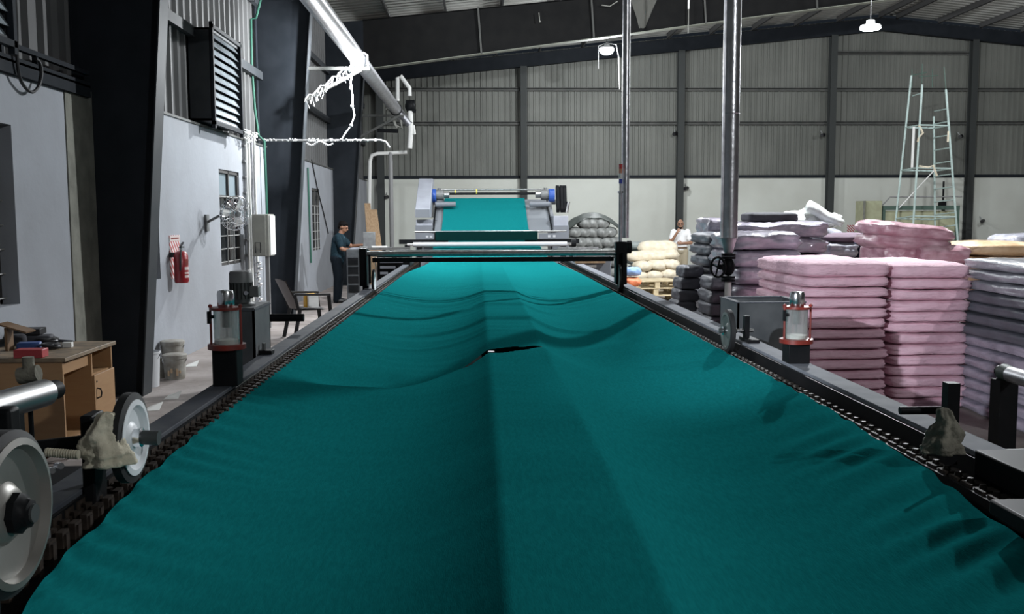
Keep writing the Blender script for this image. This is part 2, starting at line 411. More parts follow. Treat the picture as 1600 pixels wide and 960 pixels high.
# ---- roof
for nm, a, b, lab in (('ceiling_slope', -4.0, RIDGE, 'ribbed metal roof slope over the machine'), ('ceiling_slope', RIDGE, XR+.2, 'ribbed metal roof slope beyond the ridge')):
    m = MB(); vs = []; fs = []; k = 0; y = Y0
    while y < BY+.2:
        for f, h in ((0, 0), (.2, 0), (.23, .03), (.27, .03)):
            vs += [(a, y+f, roofz(a)+.2-h), (b, y+f, roofz(b)+.2-h)]
        y += .3
    for k in range(len(vs)//2-1): fs.append((2*k, 2*k+1, 2*k+3, 2*k+2))
    m.add(vs, fs)
    rf = struct(nm, m, 'roof_sheet', lab, 'ceiling', sharp=20)
    x = a+.3 if a < 0 else a+.5
    while x < b-.1:
        z = roofz(x)
        MB().box(x-.005, x+.005, Y0, BY, z-.0, z+.18).box(x-.03, x+.005, Y0, BY, z+.165, z+.175).box(x-.005, x+.05, Y0, BY, z, z+.012).build('purlin', 'purlin_grey', rf)
        x += 1.45
    bl = MB().box(a, b, Y0, Y0+.01, 0, .01)
def rafter_bot(x):
    xx = x if x < RIDGE else 2*RIDGE-x
    if xx < 7.3: return 5.55+(xx+2.9)*(6.91-5.55)/10.2
    return 6.91+(xx-7.3)*(7.75-6.91)/6.5
for k, y in enumerate(FR):
    top = [-3.85, -2.9, 2, 7.3, RIDGE, 20.3, 25.6, 30.5, XR]
    pts = [(x, roofz(x)) for x in top] + [(x, rafter_bot(x)) for x in reversed(top[1:-1])]
    m = MB().prism(pts, y-.006, y+.006, 'Y')
    bx = top[1:-1]
    for i in range(len(bx)-1):
        m.bar((bx[i], y, roofz(bx[i])-.01), (bx[i+1], y, roofz(bx[i+1])-.01), .22, .014)
    o = struct('roof_rafter', m, 'rafter_grey', ['deep steel roof beam behind the camera', 'deep steel roof beam on the nearest column',
             'deep steel roof beam on the second column', 'deep steel roof beam spanning the hall before the end wall'][k], 'beam', origin=(0, y, 5.5))
    for i in range(len(bx)-1): MB().bar((bx[i], y, rafter_bot(bx[i])), (bx[i+1], y, rafter_bot(bx[i+1])), .26, .018).build('lower_flange', 'flange_lit', o)
    for i in range(13):                                  # stays from purlin to lower flange, in front of the web
        x = -1.4+i*1.45*1.0
        if k >= 2 and i % 2 == 1:
            MB().bar((x, y-.16, roofz(x)+.02), (x+.08, y-.12, rafter_bot(x)+.0), .045, .045).build('stay', 'steel_girt', o)
    MB().prism([(x, z) for x, z in [(-3.85, roofz(-3.85)), (-2.9, roofz(-2.9)), (-2.9, 5.55), (-3.85, 5.55)]], y-.011, y+.011, 'Y').build('haunch_plate', 'steel_dark', o)
m = MB()
er = [-3.85, RIDGE, XR]
for i in range(2):
    a, b = er[i], er[i+1]
    m.prism([(a, roofz(a)-.03), (b, roofz(b)-.03), (b, roofz(b)-.46), (a, roofz(a)-.46)], BY-.2, BY-.19, 'Y')
    m.bar((a, BY-.2, roofz(a)-.46), (b, BY-.2, roofz(b)-.46), .2, .015)
struct('roof_rafter', m, 'steel_dark', 'slim steel roof beam against the end wall', 'beam', origin=(0, BY-.2, 6.4))
# ---- tapered portal columns on the left
CL = ['wide dark tapered steel column nearest the camera', 'wide dark tapered steel column beside the plastic chair', 'wide dark tapered steel column behind the standing worker']
for k, y in enumerate(FR[1:]):
    xo = -3.86; xb, xt = -3.33, -2.88; zt = 5.6
    m = MB().prism([(xo, 0), (xb, 0), (xt, zt), (xo, zt+1.3)], y-.006, y+.006, 'Y')
    m.box(xo-.01, xo+.012, y-.125, y+.125, 0, 6.8)
    m.box(xo-.05, xb, y-.13, y+.13, 0, .02)
    o = struct('steel_column', m, 'steel_dark', CL[k], 'column', origin=((xo+xb)/2, y, 0))
    MB().bar((xb+.006, y, 0), (xt+.006, y, zt), .014, .25).build('inner_flange', 'flange_grey', o)
    MB().bar((xo, y, zt), (xt, y, zt), .22, .014).build('stiffener', 'steel_dark', o)
# ---- closing walls outside the view
struct('wall_right', MB().box(XR, XR+.2, Y0, BY, 0, 7.2), 'cladding_left', 'right side wall of the hall, out of view', 'wall')
struct('wall_front', MB().prism([(-4, 0), (XR+.2, 0), (XR+.2, roofz(XR)+.3), (RIDGE, roofz(RIDGE)+.3), (-4, roofz(-4)+.3)], Y0-.2, Y0, 'Y'), 'cladding_left', 'end wall behind the camera, out of view', 'wall')
# ================================================================== THE STENTER
RZ = 1.0              # top of the two rails
LX0, LX1 = -1.21, -1.11
RX0, RX1 = 1.58, 1.70
YN, YF = 1.15, 17.3
st = empty('stenter_frame', (.2, 9, 0), 'long dark steel stenter frame with two chain rails carrying the teal cloth', 'machine')
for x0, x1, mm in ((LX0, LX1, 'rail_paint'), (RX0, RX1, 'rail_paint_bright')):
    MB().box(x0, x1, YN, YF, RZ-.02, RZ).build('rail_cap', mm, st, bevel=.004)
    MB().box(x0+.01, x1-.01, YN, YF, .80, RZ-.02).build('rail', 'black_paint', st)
# chain channels
MB().box(-1.11, -1.06, YN, YF, .86, .91).box(-1.112, -1.10, YN, YF, .86, .985).build('chain_channel', 'black_paint', st)
MB().box(1.45, 1.58, YN, YF, .85, .90).box(1.565, 1.58, YN, YF, .85, .985).box(1.45, 1.475, YN, YF, .85, .94).build('chain_channel', 'black_paint', st)
PITCH = .075
def link_mb(sgn):                                        # sgn: +1 link opens towards +x
    m = MB()
    m.box(-.035, .035, -.010, .010, 0, .055).box(-.035, -.022, -.026, .026, .0, .075).box(.012, .030, -.02, .02, .02, .062)
    m.cyl((-.005, 0, .05), (-.005, 0, .066), .013, n=8)
    return m
lm = link_mb(1).mesh('chain_link', 'chain_steel')
rm = MB().box(-.05, .04, -.024, .024, 0, .03).box(-.055, -.045, -.026, .026, .0, .05).mesh('chain_link', 'chain_steel')
bm_ = MB().cyl((0,0,.03), (0,0,.044), .013, .009, n=8).mesh('bolt', 'chain_bolt')
NL = 75
lst, rst = MB(), MB()
k = 0; y = 1.5
while y < YF-.2:
    if k < NL:
        place(lm, 'chain_link', (-1.075, y, .905), 0, st)
        r = place(rm, 'chain_link', (1.515, y, .90), 0, st)
        b = bpy.data.objects.new('bolt', bm_); COL.objects.link(b); b.parent = r; b.location = (0, 0, 0)
    else:
        s = link_mb(1); lst.add([p+Vector((-1.075, y, .905)) for p in s.v], s.f)
        rst.box(1.465, 1.555, y-.024, y+.024, .90, .93).cyl((1.515, y, .93), (1.515, y, .944), .012, n=6)
    y += PITCH; k += 1
tag(lst.build('chain_run', 'chain_steel', st), kind='stuff'); tag(rst.build('chain_run', 'chain_steel', st), kind='stuff')
for x in (-1.16, 1.64):
    for y in (2.4, 5.2, 8.0, 10.8, 13.6, 16.6):
        MB().box(x-.06, x+.06, y-.06, y+.06, 0, .80).box(x-.1, x+.1, y-.1, y+.1, 0, .02).build('leg', 'black_paint', st)
for y in (2.4, 5.2, 8.0, 10.8, 13.6, 16.6):
    MB().box(-1.1, 1.58, y-.04, y+.04, .30, .38).build('cross_beam', 'black_paint', st)
    MB().box(.2, .29, y-.05, y+.05, .38, .82).build('centre_post', 'tank_grey', st)
MB().cyl((.085, 2.6, .895), (.085, 5.45, .895), .022, n=10).build('centre_rail', 'brushed', st)
MB().cyl((.385, 2.6, .895), (.385, 5.6, .895), .022, n=10).build('centre_rail', 'brushed', st)
MB().cyl((.075, 5.68, .40), (.075, 5.68, .955), .021, n=12).build('centre_pole', 'brushed', st)
MB().box(.02, .44, 2.6, 17, .80, .83).build('centre_beam', 'black_paint', st)
# dark side housing under the near right rail
MB().box(1.72, 2.3, 1.2, 3.05, .35, .93).build('side_housing', 'black_paint', st, bevel=.01)
MB().box(-1.9, -1.22, 1.2, 3.2, .40, .93).build('side_housing', 'black_paint', st, bevel=.01)

# ---- the cloth
def lerp(a, b, t): return a+(b-a)*t
def interp(tab, x):
    if x <= tab[0][0]: return tab[0][1]
    for (a, p), (b, q) in zip(tab, tab[1:]):
        if x <= b:
            t = (x-a)/(b-a); return lerp(p, q, t*t*(3-2*t))
    return tab[-1][1]
def sst(a, b, x): t = max(0, min(1, (x-a)/(b-a))); return t*t*(3-2*t)
XLT = [(1.2, -.84), (1.8, -.92), (2.3, -.985), (3.0, -1.03), (4, -1.055), (13, -1.055), (17.3, -.86)]
XRT = [(1.2, 1.20), (1.8, 1.27), (2.3, 1.335), (3.0, 1.405), (4, 1.445), (13, 1.45), (17.3, 1.36)]
CREST = [(-1.06, 4.6), (-.5, 4.95), (-.1, 5.25), (.07, 5.5), (.25, 5.6), (.4, 5.75), (1.0, 6.6), (1.45, 7.6)]
SA, SB = .06, .41
def cloth_h(X, y):
    xl, xr = interp(XLT, y), interp(XRT, y)
    edge = .962
    far = sst(6, 13, y)
    zc = .956 - .030*math.exp(-((y-6.15)/.4)**2) - .012*sst(9, 15, y)       # ridge over the centre rails
    ed = min(X-xl, xr-X); el, er = X-xl, xr-X
    amp = sst(0, .3, ed)
    if X < SA:
        s = (X-xl)/(SA-xl); z = lerp(edge, zc, s) - lerp(.135, .055, far)*4*s*(1-s)*(.8+.4*s)
    elif X > SB:
        s = (xr-X)/(xr-SB); z = lerp(edge, zc, s) - lerp(.125, .055, far)*4*s*(1-s)*(.45+1.1*s)
    else: z = zc
    # slack crest and the trough beyond it
    q = y-interp(CREST, X); left = sst(.2, -.4, X)
    z += amp*(.012+.025*left)*math.exp(-(q/.5)**2) - amp*(.012+.055*left)*math.exp(-((q-.55)/.32)**2)
    # sharp slack folds further back, running across
    for y2, a2, w2, x2 in ((7.45, .030, .055, .95), (8.75, .024, .06, .75), (10.3, .020, .07, .45), (6.75, .010, .05, .2), (11.8, .010, .08, .4)):
        qq = y-y2-.05*math.sin(3*X+y2)-.25*max(0, X-SB)
        a = a2*amp*sst(-.95, -.15, X)*sst(x2+.25, x2-.25, X)
        z += a*math.exp(-(qq/w2)**2)*(1 if qq > 0 else 1) - a*.6*math.exp(-((qq-2.0*w2)/w2)**2)
    # tension pleats at the pinned edges
    ph = noise.noise(Vector((y*1.3, 3.1, 0)))*2
    near = (1-.85*sst(3.6, 5, y))
    z += near*.010*math.sin(y*36+ph*3-el*9)*math.exp(-el/.12)*sst(0, .02, el)
    z += near*.008*math.sin(y*33+ph*4+er*14)*math.exp(-((er-.13)/.13)**2)
    # fine drag wrinkles
    z += .008*noise.noise(Vector((X*.8+.25*y, y*2.4, 0)))*amp + .0055*noise.noise(Vector((X*1.1+.3*math.sin(y), y*8, 5)))*amp*sst(4.8, 6.5, y)*sst(1.3, -.2, X)
    z += .0016*noise.noise(Vector((X*2.5, y*9, 9)))*amp
    # the sheet drops away towards the near end
    z -= amp*.06*max(0, 2.62-y)**1.35*sst(1.3, .3, X)
    z -= .004*math.exp(-ed/.03)*abs(math.sin(y*21))
    return z
NU = 190
ys = []; y = 1.3
while y < 17.3: ys.append(y); y += .018*max(1, y/3.2)
ys.append(17.3)
vs = []; fs = []
for y in ys:
    xl, xr = interp(XLT, y), interp(XRT, y)
    for i in range(NU+1):
        u = i/NU; u = u + .035*math.sin(2*math.pi*u)*-1   # denser at the edges
        X = lerp(xl, xr, u)
        X += (.004*math.sin(y*21)*(math.exp(-(X-xl)/.04)-math.exp(-(xr-X)/.04)))
        vs.append((X, y, cloth_h(X, y)))
def in_slit(X, y):
    yc = interp(CREST, X); q = (y-yc-.27)/.27; p = (X-.14)/.25
    return p*p+q*q < 1
for j in range(len(ys)-1):
    for i in range(NU):
        a = j*(NU+1)+i; c = vs[a]
        if in_slit(c[0], c[1]): continue
        fs.append((a, a+1, a+NU+2, a+NU+1))
# on past the rails: under the white roller, up into the feed tower and down its slide
tw = [(17.3, None, -.86, 1.36), (17.9, .99, -.85, 1.33), (18.6, 1.04, -.86, 1.30), (19.25, 1.12, -.90, 1.28), (19.55, 1.20, -.90, 1.25), (19.85, 1.30, -.88, 1.2), (20.1, 1.43, -.8, 1.12),
      (20.35, 1.505, -.76, 1.075), (20.8, 1.70, -.75, 1.07), (21.3, 1.92, -.75, 1.07), (21.8, 2.14, -.745, 1.065), (21.95, 2.19, -.745, 1.065), (22.08, 2.18, -.745, 1.065), (22.15, 2.05, -.745, 1.065), (22.16, 1.5, -.745, 1.065)]
base = (len(ys)-1)*(NU+1)
for (y, z, xl, xr) in tw[1:]:
    for i in range(NU+1):
        u = i/NU; u = u - .035*math.sin(2*math.pi*u); X = lerp(xl, xr, u)
        vs.append((X, y, z + (.004*math.sin(X*17+y)+.003*noise.noise(Vector((X*9, y, 1))))*(1 if y < 20 else .2)))
for j in range(len(tw)-1):
    for i in range(NU):
        a = base+j*(NU+1)+i; fs.append((a, a+1, a+NU+2, a+NU+1))
cl_o = one('fabric_sheet', MB().add(vs, fs), 'teal_cloth', 'wide sheet of teal cloth stretched between the chain rails', 'fabric', sharp=180)

# ---- red framed glass oil jars on posts
def oil_jar(x, y, z, label, post_bottom):
    r = empty('oil_jar', (x, y, post_bottom), label, 'oil jar', 'red framed oil jars')
    MB().box(x-.055, x+.055, y-.055, y+.055, post_bottom, z-.012).build('post', 'black_paint', r, bevel=.004)
    h = .165; R = .056
    MB().lathe([(R+.028, 0), (R+.028, .022), (R+.004, .024), (R+.004, .014), (.01, .014)], (x, y, z-.012), n=28).build('lower_ring', 'red_paint', r)
    MB().lathe([(R+.014, 0), (R+.014, .012), (.02, .012)], (x, y, z+h), n=28).build('upper_ring', 'red_paint', r)
    for t in [math.radians(q) for q in (-10, 190, 90)]:
        px, py = x+(R+.012)*math.cos(t), y+(R+.012)*math.sin(t)
        MB().cyl((px, py, z), (px, py, z+h+.026), .0055, n=8).build('tie_rod', 'red_paint', r)
        MB().cyl((px, py, z+h+.012), (px, py, z+h+.022), .010, n=6).build('nut', 'red_paint', r)
    MB().lathe([(R-.004, 0), (R, 0), (R, h), (R-.004, h), (R-.004, 0)], (x, y, z+.002), n=28, caps=False).build('glass_cylinder', 'glass', r)
    MB().cyl((x, y, z+.004), (x, y, z+.03), R-.006, n=24).build('oil', 'jar_fill', r)
    MB().cyl((x, y, z+.085), (x, y, z+h), .018, n=12).build('inner_tube', 'motor_dark', r)
    MB().lathe([(.034, 0), (.038, .01), (.038, .062), (.033, .075), (.01, .078)], (x, y, z+h+.012), n=18).build('cap', 'chrome', r)
    MB().box(x-R-.022, x-R-.008, y-.03, y-.015, z+h-.06, z+h-.005).cyl((x-R-.015, y-.02, z+h-.03), (x-R+.01, y-.02, z+h-.03), .008, n=8).build('clip', 'black_paint', r)
    return r
pL = onY(355, 545, 4.35); oil_jar(pL.x, 4.35, pL.z+.012, 'red framed glass oil jar on the left rail before the motor', RZ)
pR = onY(1244, 536, 4.85); oil_jar(pR.x+.0, 4.85, pR.z+.012, 'red framed glass oil jar on the right rail before the pink stacks', RZ)

# ---- tanks beside the rails
def tank(x0, x1, y0, y1, z0, z1, label, open_top):
    r = empty('oil_tank', ((x0+x1)/2, (y0+y1)/2, z0), label, 'tank')
    t = .012
    m = MB().box(x0, x1, y0, y0+t, z0, z1).box(x0, x1, y1-t, y1, z0, z1).box(x0, x0+t, y0, y1, z0, z1).box(x1-t, x1, y0, y1, z0, z1).box(x0, x1, y0, y1, z0, z0+t)
    m.build('body', 'tank_grey', r)
    e = MB(); w = .03
    e.box(x0-.006, x0+w, y0, y1, z1, z1+.008).box(x1-w, x1+.006, y0, y1, z1, z1+.008).box(x0, x1, y0-.006, y0+w, z1, z1+.008).box(x0, x1, y1-w, y1+.006, z1, z1+.008)
    e.build('rim', 'rail_paint', r)
    if not open_top: MB().box(x0, x1, y0, y1, z1+.008, z1+.016).build('lid', 'tank_grey', r)
    for xx in ((x0+.05, x1-.05) if z0 < .9 else ()):
        for y in (y0+.05, y1-.05): MB().box(xx-.025, xx+.025, y-.025, y+.025, 0, z0).build('leg', 'black_paint', r)
    return r
tR = tank(1.78, 2.25, 6.5, 6.98, .70, onY(1160, 474, 6.5).z, 'open topped dark grey tank beside the right rail under the thick pipe', True)
xa = onY(397, 500, 4.75).x
tL = tank(-1.40, -1.215, 5.23, 5.62, .30, onY(380, 484, 5.3).z, 'closed dark grey tank beside the left rail under the upright motor', False)
zt = onY(380, 484, 5.3).z+.016
mx, my = onY(372, 480, 5.36).x+.02, 5.36
mo = empty('electric_motor', (mx, my, zt), 'upright grey electric motor on the left tank behind the oil jar', 'motor')
MB().lathe([(.075, 0), (.075, .012), (.05, .02), (.05, .04)], (mx, my, zt), n=20).build('foot_flange', 'motor_dark', mo)
mb_ = MB().cyl((mx, my, zt+.04), (mx, my, zt+.135), .056, n=24)
for k in range(20):
    t = 2*math.pi*k/20; c, s = math.cos(t), math.sin(t)
    mb_.obox((mx+.058*c, my+.058*s, zt+.088), (.012, .004, .09), Matrix.Rotation(t, 3, 'Z'))
mb_.build('body', 'motor_dark', mo)
MB().lathe([(.063, 0), (.063, .05), (.058, .062), (.03, .066)], (mx, my, zt+.13), n=24).build('fan_cover', 'motor_grey', mo)
MB().box(mx+.05, mx+.10, my-.03, my+.03, zt+.05, zt+.11).build('terminal_box', 'motor_grey', mo, bevel=.004)
MB().cyl((mx+.04, my-.06, zt+.075), (mx+.04, my-.04, zt+.075), .012, n=10).build('eye_bolt', 'chrome', mo)
# drive tube and bracket between the left tank and the rail
dr = empty('drive_shaft', (-1.3, 6.9, 0), 'dark horizontal drive tube on a bracket between the left tank and rail', 'shaft')
a = onY(408, 497, 6.4); b = onY(520, 494, 6.4)
MB().cyl((a.x, 6.4, a.z), (-1.16, 6.4, a.z), .026, n=14).build('tube', 'black_paint', dr)
MB().box(a.x-.02, a.x+.02, 6.36, 6.44, 0, a.z+.03).build('stand', 'tank_grey', dr)
MB().tube([(a.x+.02, 6.35, a.z-.02), (a.x+.03, 6.1, a.z-.06), (a.x+.03, 6.0, .75), (a.x+.02, 5.9, .62)], .012).build('hose', 'black_paint', dr)
pb = onZ(414, 553, RZ)
cb_ = empty('clamp_block', (pb.x, pb.y, RZ), 'small black clamp block bolted on the left rail by the tank', 'clamp')
MB().box(pb.x-.045, pb.x+.045, pb.y-.04, pb.y+.04, RZ, RZ+.022).build('base', 'black_paint', cb_, bevel=.003)
MB().cyl((pb.x-.005, pb.y, RZ+.022), (pb.x-.005, pb.y, RZ+.06), .012, n=6).build('bolt', 'motor_grey', cb_)

# ---- guide wheels
def guide_wheel(c, R, axis_out, label, disc='wheel_grey', tyre=.022, width=.03, group='guide wheels', rim_w=.016, hubm='chrome'):
    c = Vector(c); r = empty('wheel_unit', (c.x, c.y, c.z-R), label, 'wheel', group); s = axis_out
    ax = Vector((s, 0, 0))
    MB().lathe([(R-tyre, -width/2), (R, -width*.35), (R, width*.35), (R-tyre, width/2)], c, ax, n=40, caps=False).build('tyre', 'black_rubber', r)
    q = R-tyre
    MB().lathe([(.012, -.010), (q*.98, -width*.45), (q, -width*.3), (q, width*.56), (q-rim_w, width*.62), (q-rim_w-.006, width*.30), (q*.42, width*.12), (q*.34, width*.35), (.03, width*.4)], c, ax, n=40).build('disc', disc, r)
    MB().cyl(c-ax*.05, c+ax*.055, .016, n=14).build('axle', 'motor_dark', r)
    MB().lathe([(.028, .0), (.028, .022), (.018, .026)], c+ax*.012, ax, n=16).build('hub', hubm, r)
    return r
# near left, large, cut by the frame
nb = onY(4, 803, 1.62); w0 = guide_wheel((nb.x, 1.62, nb.z), .142, 1, 'large dished steel guide wheel cut by the left edge of the picture', 'dished_metal', .014, .05, rim_w=.012, hubm='motor_dark')
c0 = Vector((nb.x, 1.62, nb.z))
MB().lathe([(.036, .0), (.036, .02), (.026, .028), (.024, .036), (.012, .04)], c0+Vector((.012, 0, 0)), (1,0,0), n=8).build('hub_nut', 'black_paint', w0)
MB().box(c0.x-.16, c0.x-.06, 1.5, 1.72, .93, c0.z+.02).build('bearing_block', 'black_paint', w0, bevel=.006)
# white wheel behind it
wb_ = onY(203, 684, 2.72)
w1 = guide_wheel((wb_.x, 2.72, wb_.z), .128, 1, 'white guide wheel with black tyre on the near left rail', 'wheel_white', .020, .034)
MB().cyl((wb_.x+.03, 2.72, wb_.z), (wb_.x+.082, 2.72, wb_.z-.002), .021, n=16).build('shaft_end', 'motor_dark', w1)
MB().box(wb_.x-.115, wb_.x-.08, 2.66, 2.75, .93, wb_.z+.075).build('bearing_block', 'black_paint', w1, bevel=.006)
MB().cyl((wb_.x-.3, 2.72, wb_.z-.03), (wb_.x-.03, 2.72, wb_.z), .02, n=12).build('arm', 'black_paint', w1)
# right wheel on its arm
wr = onY(1138, 517, 5.7)
w2 = guide_wheel((wr.x, 5.7, wr.z), .130, -1, 'black tyred guide wheel on the right rail beside the tank', 'wheel_grey', .016, .034)
MB().cyl((wr.x-.05, 5.7, wr.z), (wr.x-.012, 5.7, wr.z), .014, n=12).build('shaft_end', 'motor_dark', w2)
MB().cyl((wr.x, 5.7, wr.z), (1.66, 5.7, wr.z), .011, n=10).build('arm', 'chrome', w2)
MB().box(1.60, 1.67, 5.60, 5.80, RZ, RZ+.02).box(1.60, 1.63, 5.68, 5.72, RZ+.02, wr.z+.09).build('bracket', 'black_paint', w2)
# rags
def rag(loc, sx, sy, sz, mm, label, seed):
    n, m = 40, 28; vs = []; fs = []
    for k in range(m+1):
        t = k/m
        for i in range(n):
            a = 2*math.pi*i/n
            prof = (.62+.38*math.cos(t*2.6))*(1 if t < .93 else math.sqrt(max(0, 1-((t-.93)/.07)**2))+.02)
            wr_ = 1+.13*math.sin(5*a+seed+3*t)+.08*math.sin(9*a+2*seed-4*t)+.25*noise.noise(Vector((math.cos(a)*1.6+seed, math.sin(a)*1.6, t*5)))
            wr_ += .22*abs(noise.noise(Vector((math.cos(a)*4+seed, math.sin(a)*4+t*3, t*11))))+.03*math.sin(t*40+5*math.cos(a+seed))
            vs.append((loc[0]+sx*prof*wr_*math.cos(a)+.12*sx*math.sin(6*t+seed), loc[1]+sy*prof*wr_*math.sin(a), loc[2]+sz*t))
    for k in range(m):
        for i in range(n):
            j = (i+1) % n; fs.append((k*n+i, k*n+j, (k+1)*n+j, (k+1)*n+i))
    fs.append(tuple(range(n-1, -1, -1))); fs.append(tuple(range(m*n, m*n+n)))
    return one('rag', MB().add(vs, fs), mm, label, 'rag', 'rags tied round the machine', sharp=180)
ra = onY(162, 722, 2.60); rag((ra.x, 2.62, ra.z-.01), .062, .06, .145, 'rag', 'cream rag knotted round the white wheel bearing', 1.3)
rb = onY(118, 716, 2.55)
rg2 = MB()
pts = [onY(x, y, 2.56) for x, y in ((72, 707), (88, 708), (104, 709), (122, 711))]
for k in range(26):
    t = k/25; p = pts[0].lerp(pts[-1], t); rg2.cyl(p-Vector((.001, 0, 0)), p+Vector((.0019, 0, 0)), .0125 if k % 2 else .0105, n=12)
one('threaded_rod', rg2, 'rag', 'pale ribbed rod between the two near left wheels', 'rod')
rc = onY(1474, 702, 2.95); rag((rc.x, 2.95, rc.z-.01), .058, .05, .145, 'rag_dark', 'grubby rag tied round a lever on the near right rail', 4.1)

# ---- near left adjuster: steel roller on a black arm
nr = empty('adjuster_arm', (-1.62, 3.0, 0), 'black arm with polished steel roller at the left edge of the picture', 'roller')
p0 = onY(-60, 652, 2.5); p1 = onY(70, 614, 2.9)
MB().cyl(p0, p1, .041, n=24).build('roller', 'brushed', nr)
d = (p1-p0).normalized()
MB().cyl(p1, p1+d*.03, .016, n=12).build('pin', 'chrome', nr)
MB().cyl(p1+d*.02, p1+d*.065, .03, n=14).build('end_cap', 'black_paint', nr)
e0 = onY(12, 655, 2.45)
MB().box(e0.x-.03, e0.x+.02, 2.42, 2.48, .93, e0.z+.03).build('bracket', 'black_paint', nr, bevel=.01)
MB().box(-1.7, -1.3, 2.3, 3.0, 0, .90).build('stand', 'black_paint', nr)
MB().cyl((e0.x-.3, 2.2, 1.02), (-1.05, 2.25, 1.0), .022, n=12).build('shaft', 'motor_dark', nr)
for x, y in ((75, 735), (88, 728)): MB().cyl(onY(x, y, 2.3), onY(x, y, 2.3)+Vector((.02, -.02, .004)), .008, n=8).build('bolt', 'chrome', nr)
MB().box(-1.28, -1.06, 1.75, 2.35, .93, .985).build('base_plate', 'tank_grey', nr)
cp = onY(45, 583, 3.0)
MB().cyl((cp.x-.03, 3.0, cp.z-.01), (cp.x+.03, 3.0, cp.z), .026, n=12).cyl((cp.x, 3.0, cp.z), (cp.x, 3.0, cp.z+.05), .018, n=10).build('plastic_elbow', 'rag_dark', nr)
MB().cyl((cp.x-.01, 3.02, .88), (cp.x-.01, 3.02, cp.z), .008, n=8).build('elbow_pipe', 'black_paint', nr)
pm = p0.lerp(p1, .55)
MB().bar((pm.x, pm.y, .88), (pm.x, pm.y, pm.z-.03), .05, .05).build('roller_support', 'black_paint', nr)
# ---- near right black lever set
lv = empty('lever_bracket', (1.75, 3.1, 0), 'black upright lever and stub bar on the near right rail', 'bracket')
pu = onY(1485, 640, 3.0)
MB().box(pu.x-.02, pu.x+.02, 2.98, 3.02, .95, onY(1485, 598, 3.0).z).build('upright', 'black_paint', lv)
pa = onY(1406, 642, 3.05); pb2 = onY(1470, 641, 3.05)
MB().cyl(pa, (pu.x, 3.05, pa.z), .013, n=12).build('stub_bar', 'black_paint', lv)
MB().box(1.70, 2.6, 2.35, 3.2, .93, .945).build('deck_plate', 'machine_mid', lv)
MB().box(1.55, 1.74, 2.55, 2.9, RZ-.06, RZ+.02).build('block', 'black_paint', lv, bevel=.006)
MB().box(1.30, 1.70, 1.3, 2.35, .99, 1.03).build('cover', 'black_paint', lv, bevel=.006)
MB().box(1.86, 2.2, 2.3, 2.75, .945, 1.0).build('housing', 'black_paint', lv, bevel=.006)
MB().box(1.82, 2.4, 2.0, 2.30, .94, .95).build('plate', 'machine_mid', lv)
for x in (1.93, 2.05): MB().cyl((x, 2.16, .95), (x, 2.16, .975), .012, n=8).cyl((x-.05, 2.16, .972), (x+.05, 2.16, .972), .006, n=6).build('wing_bolt', 'black_paint', lv)
MB().cyl((2.06, 3.15, .94), (2.06, 3.15, 1.10), .01, n=8).build('pin', 'black_paint', lv)
gr_ = empty('guide_roller', (2.3, 4.0, 0), 'dark green ended steel roller at the right edge of the picture', 'roller')
g0 = onY(1578, 585, 4.0); g1 = onY(1660, 610, 3.6)
MB().cyl(g0, g1, .034, n=20).build('roller', 'foil_dull', gr_)
d = (g1-g0).normalized(); MB().cyl(g0-d*.05, g0+d*.005, .039, .035, n=18).build('end_cap', 'dull_green', gr_)
MB().cyl(g0-d*.09, g0-d*.04, .026, n=12).build('bearing', 'black_paint', gr_)
MB().box(g0.x-.04, g0.x+.04, 4.0, 4.08, 0, g0.z-.03).build('stand', 'black_paint', gr_)

# ---- pipes standing on the right rail
pp = empty('steam_pipe', (1.6, 6.1, 0), 'thick foil clad vertical pipe with valve above the right tank', 'pipe')
Yp = 9.6; X = onY(1140, 300, Yp).x; kq = Yp/6.1
pp.location = (X, Yp, 0)
MB().cyl((X, Yp, onY(1140, 372, Yp).z), (X, Yp, roofz(X)+.1), .054*kq, n=28).build('cladding', 'foil', pp)
MB().torus((X, Yp, onY(1140, 178, Yp).z), (0,0,1), .054*kq, .005, 28, 6).torus((X, Yp, onY(1140, 372, Yp).z), (0,0,1), .054*kq, .005, 28, 6).build('joint_band', 'foil_dull', pp)
MB().box(X-.058*kq, X-.046*kq, Yp-.05, Yp-.02, onY(1140, 372, Yp).z, roofz(X)).build('seam', 'foil_dull', pp)
MB().cyl((X, Yp, onY(1140, 372, Yp).z), (X, Yp, onY(1140, 400, Yp).z), .052*kq, .022*kq, n=24).build('reducer', 'foil_dull', pp)
zv = onY(1138, 417, Yp).z
for a_, b_ in ((.05, .065), (.07, .085), (-.075, -.06), (-.095, -.08)): MB().cyl((X, Yp, zv+a_*kq), (X, Yp, zv+b_*kq), .045*kq, n=18).build('flange', 'black_paint', pp)
MB().ell((X, Yp, zv), (.042*kq, .042*kq, .06*kq)).cyl((X, Yp, zv), (X-.065*kq, Yp-.04*kq, zv), .018*kq, n=12).build('valve_body', 'black_paint', pp)
hc = Vector((X-.08*kq, Yp-.05*kq, zv)); ax = Vector((-.85, -.53, 0)).normalized()
hw = MB().torus(hc, ax, .062*kq, .008*kq, 26, 8)
u, w, _ = basis(ax)
for k in range(4):
    t = math.pi*k/2+.4; hw.cyl(hc, hc+(u*math.cos(t)+w*math.sin(t))*.06*kq, .005*kq, n=6)
hw.build('handwheel', 'black_paint', pp)
MB().cyl((X, Yp, zv-.08*kq), (X, Yp, 0), .021*kq, n=14).build('drop_pipe', 'conduit_white', pp)
Yq = 10.45; X2 = onY(977, 300, Yq).x; zq = onY(975, 372, Yq).z
p2 = MB().cyl((X2, Yq, zq), (X2, Yq, roofz(X2)+.1), .042, n=24); one('vent_pipe', p2, 'foil', 'slimmer silver vertical pipe rising from the far cross bar', 'pipe')
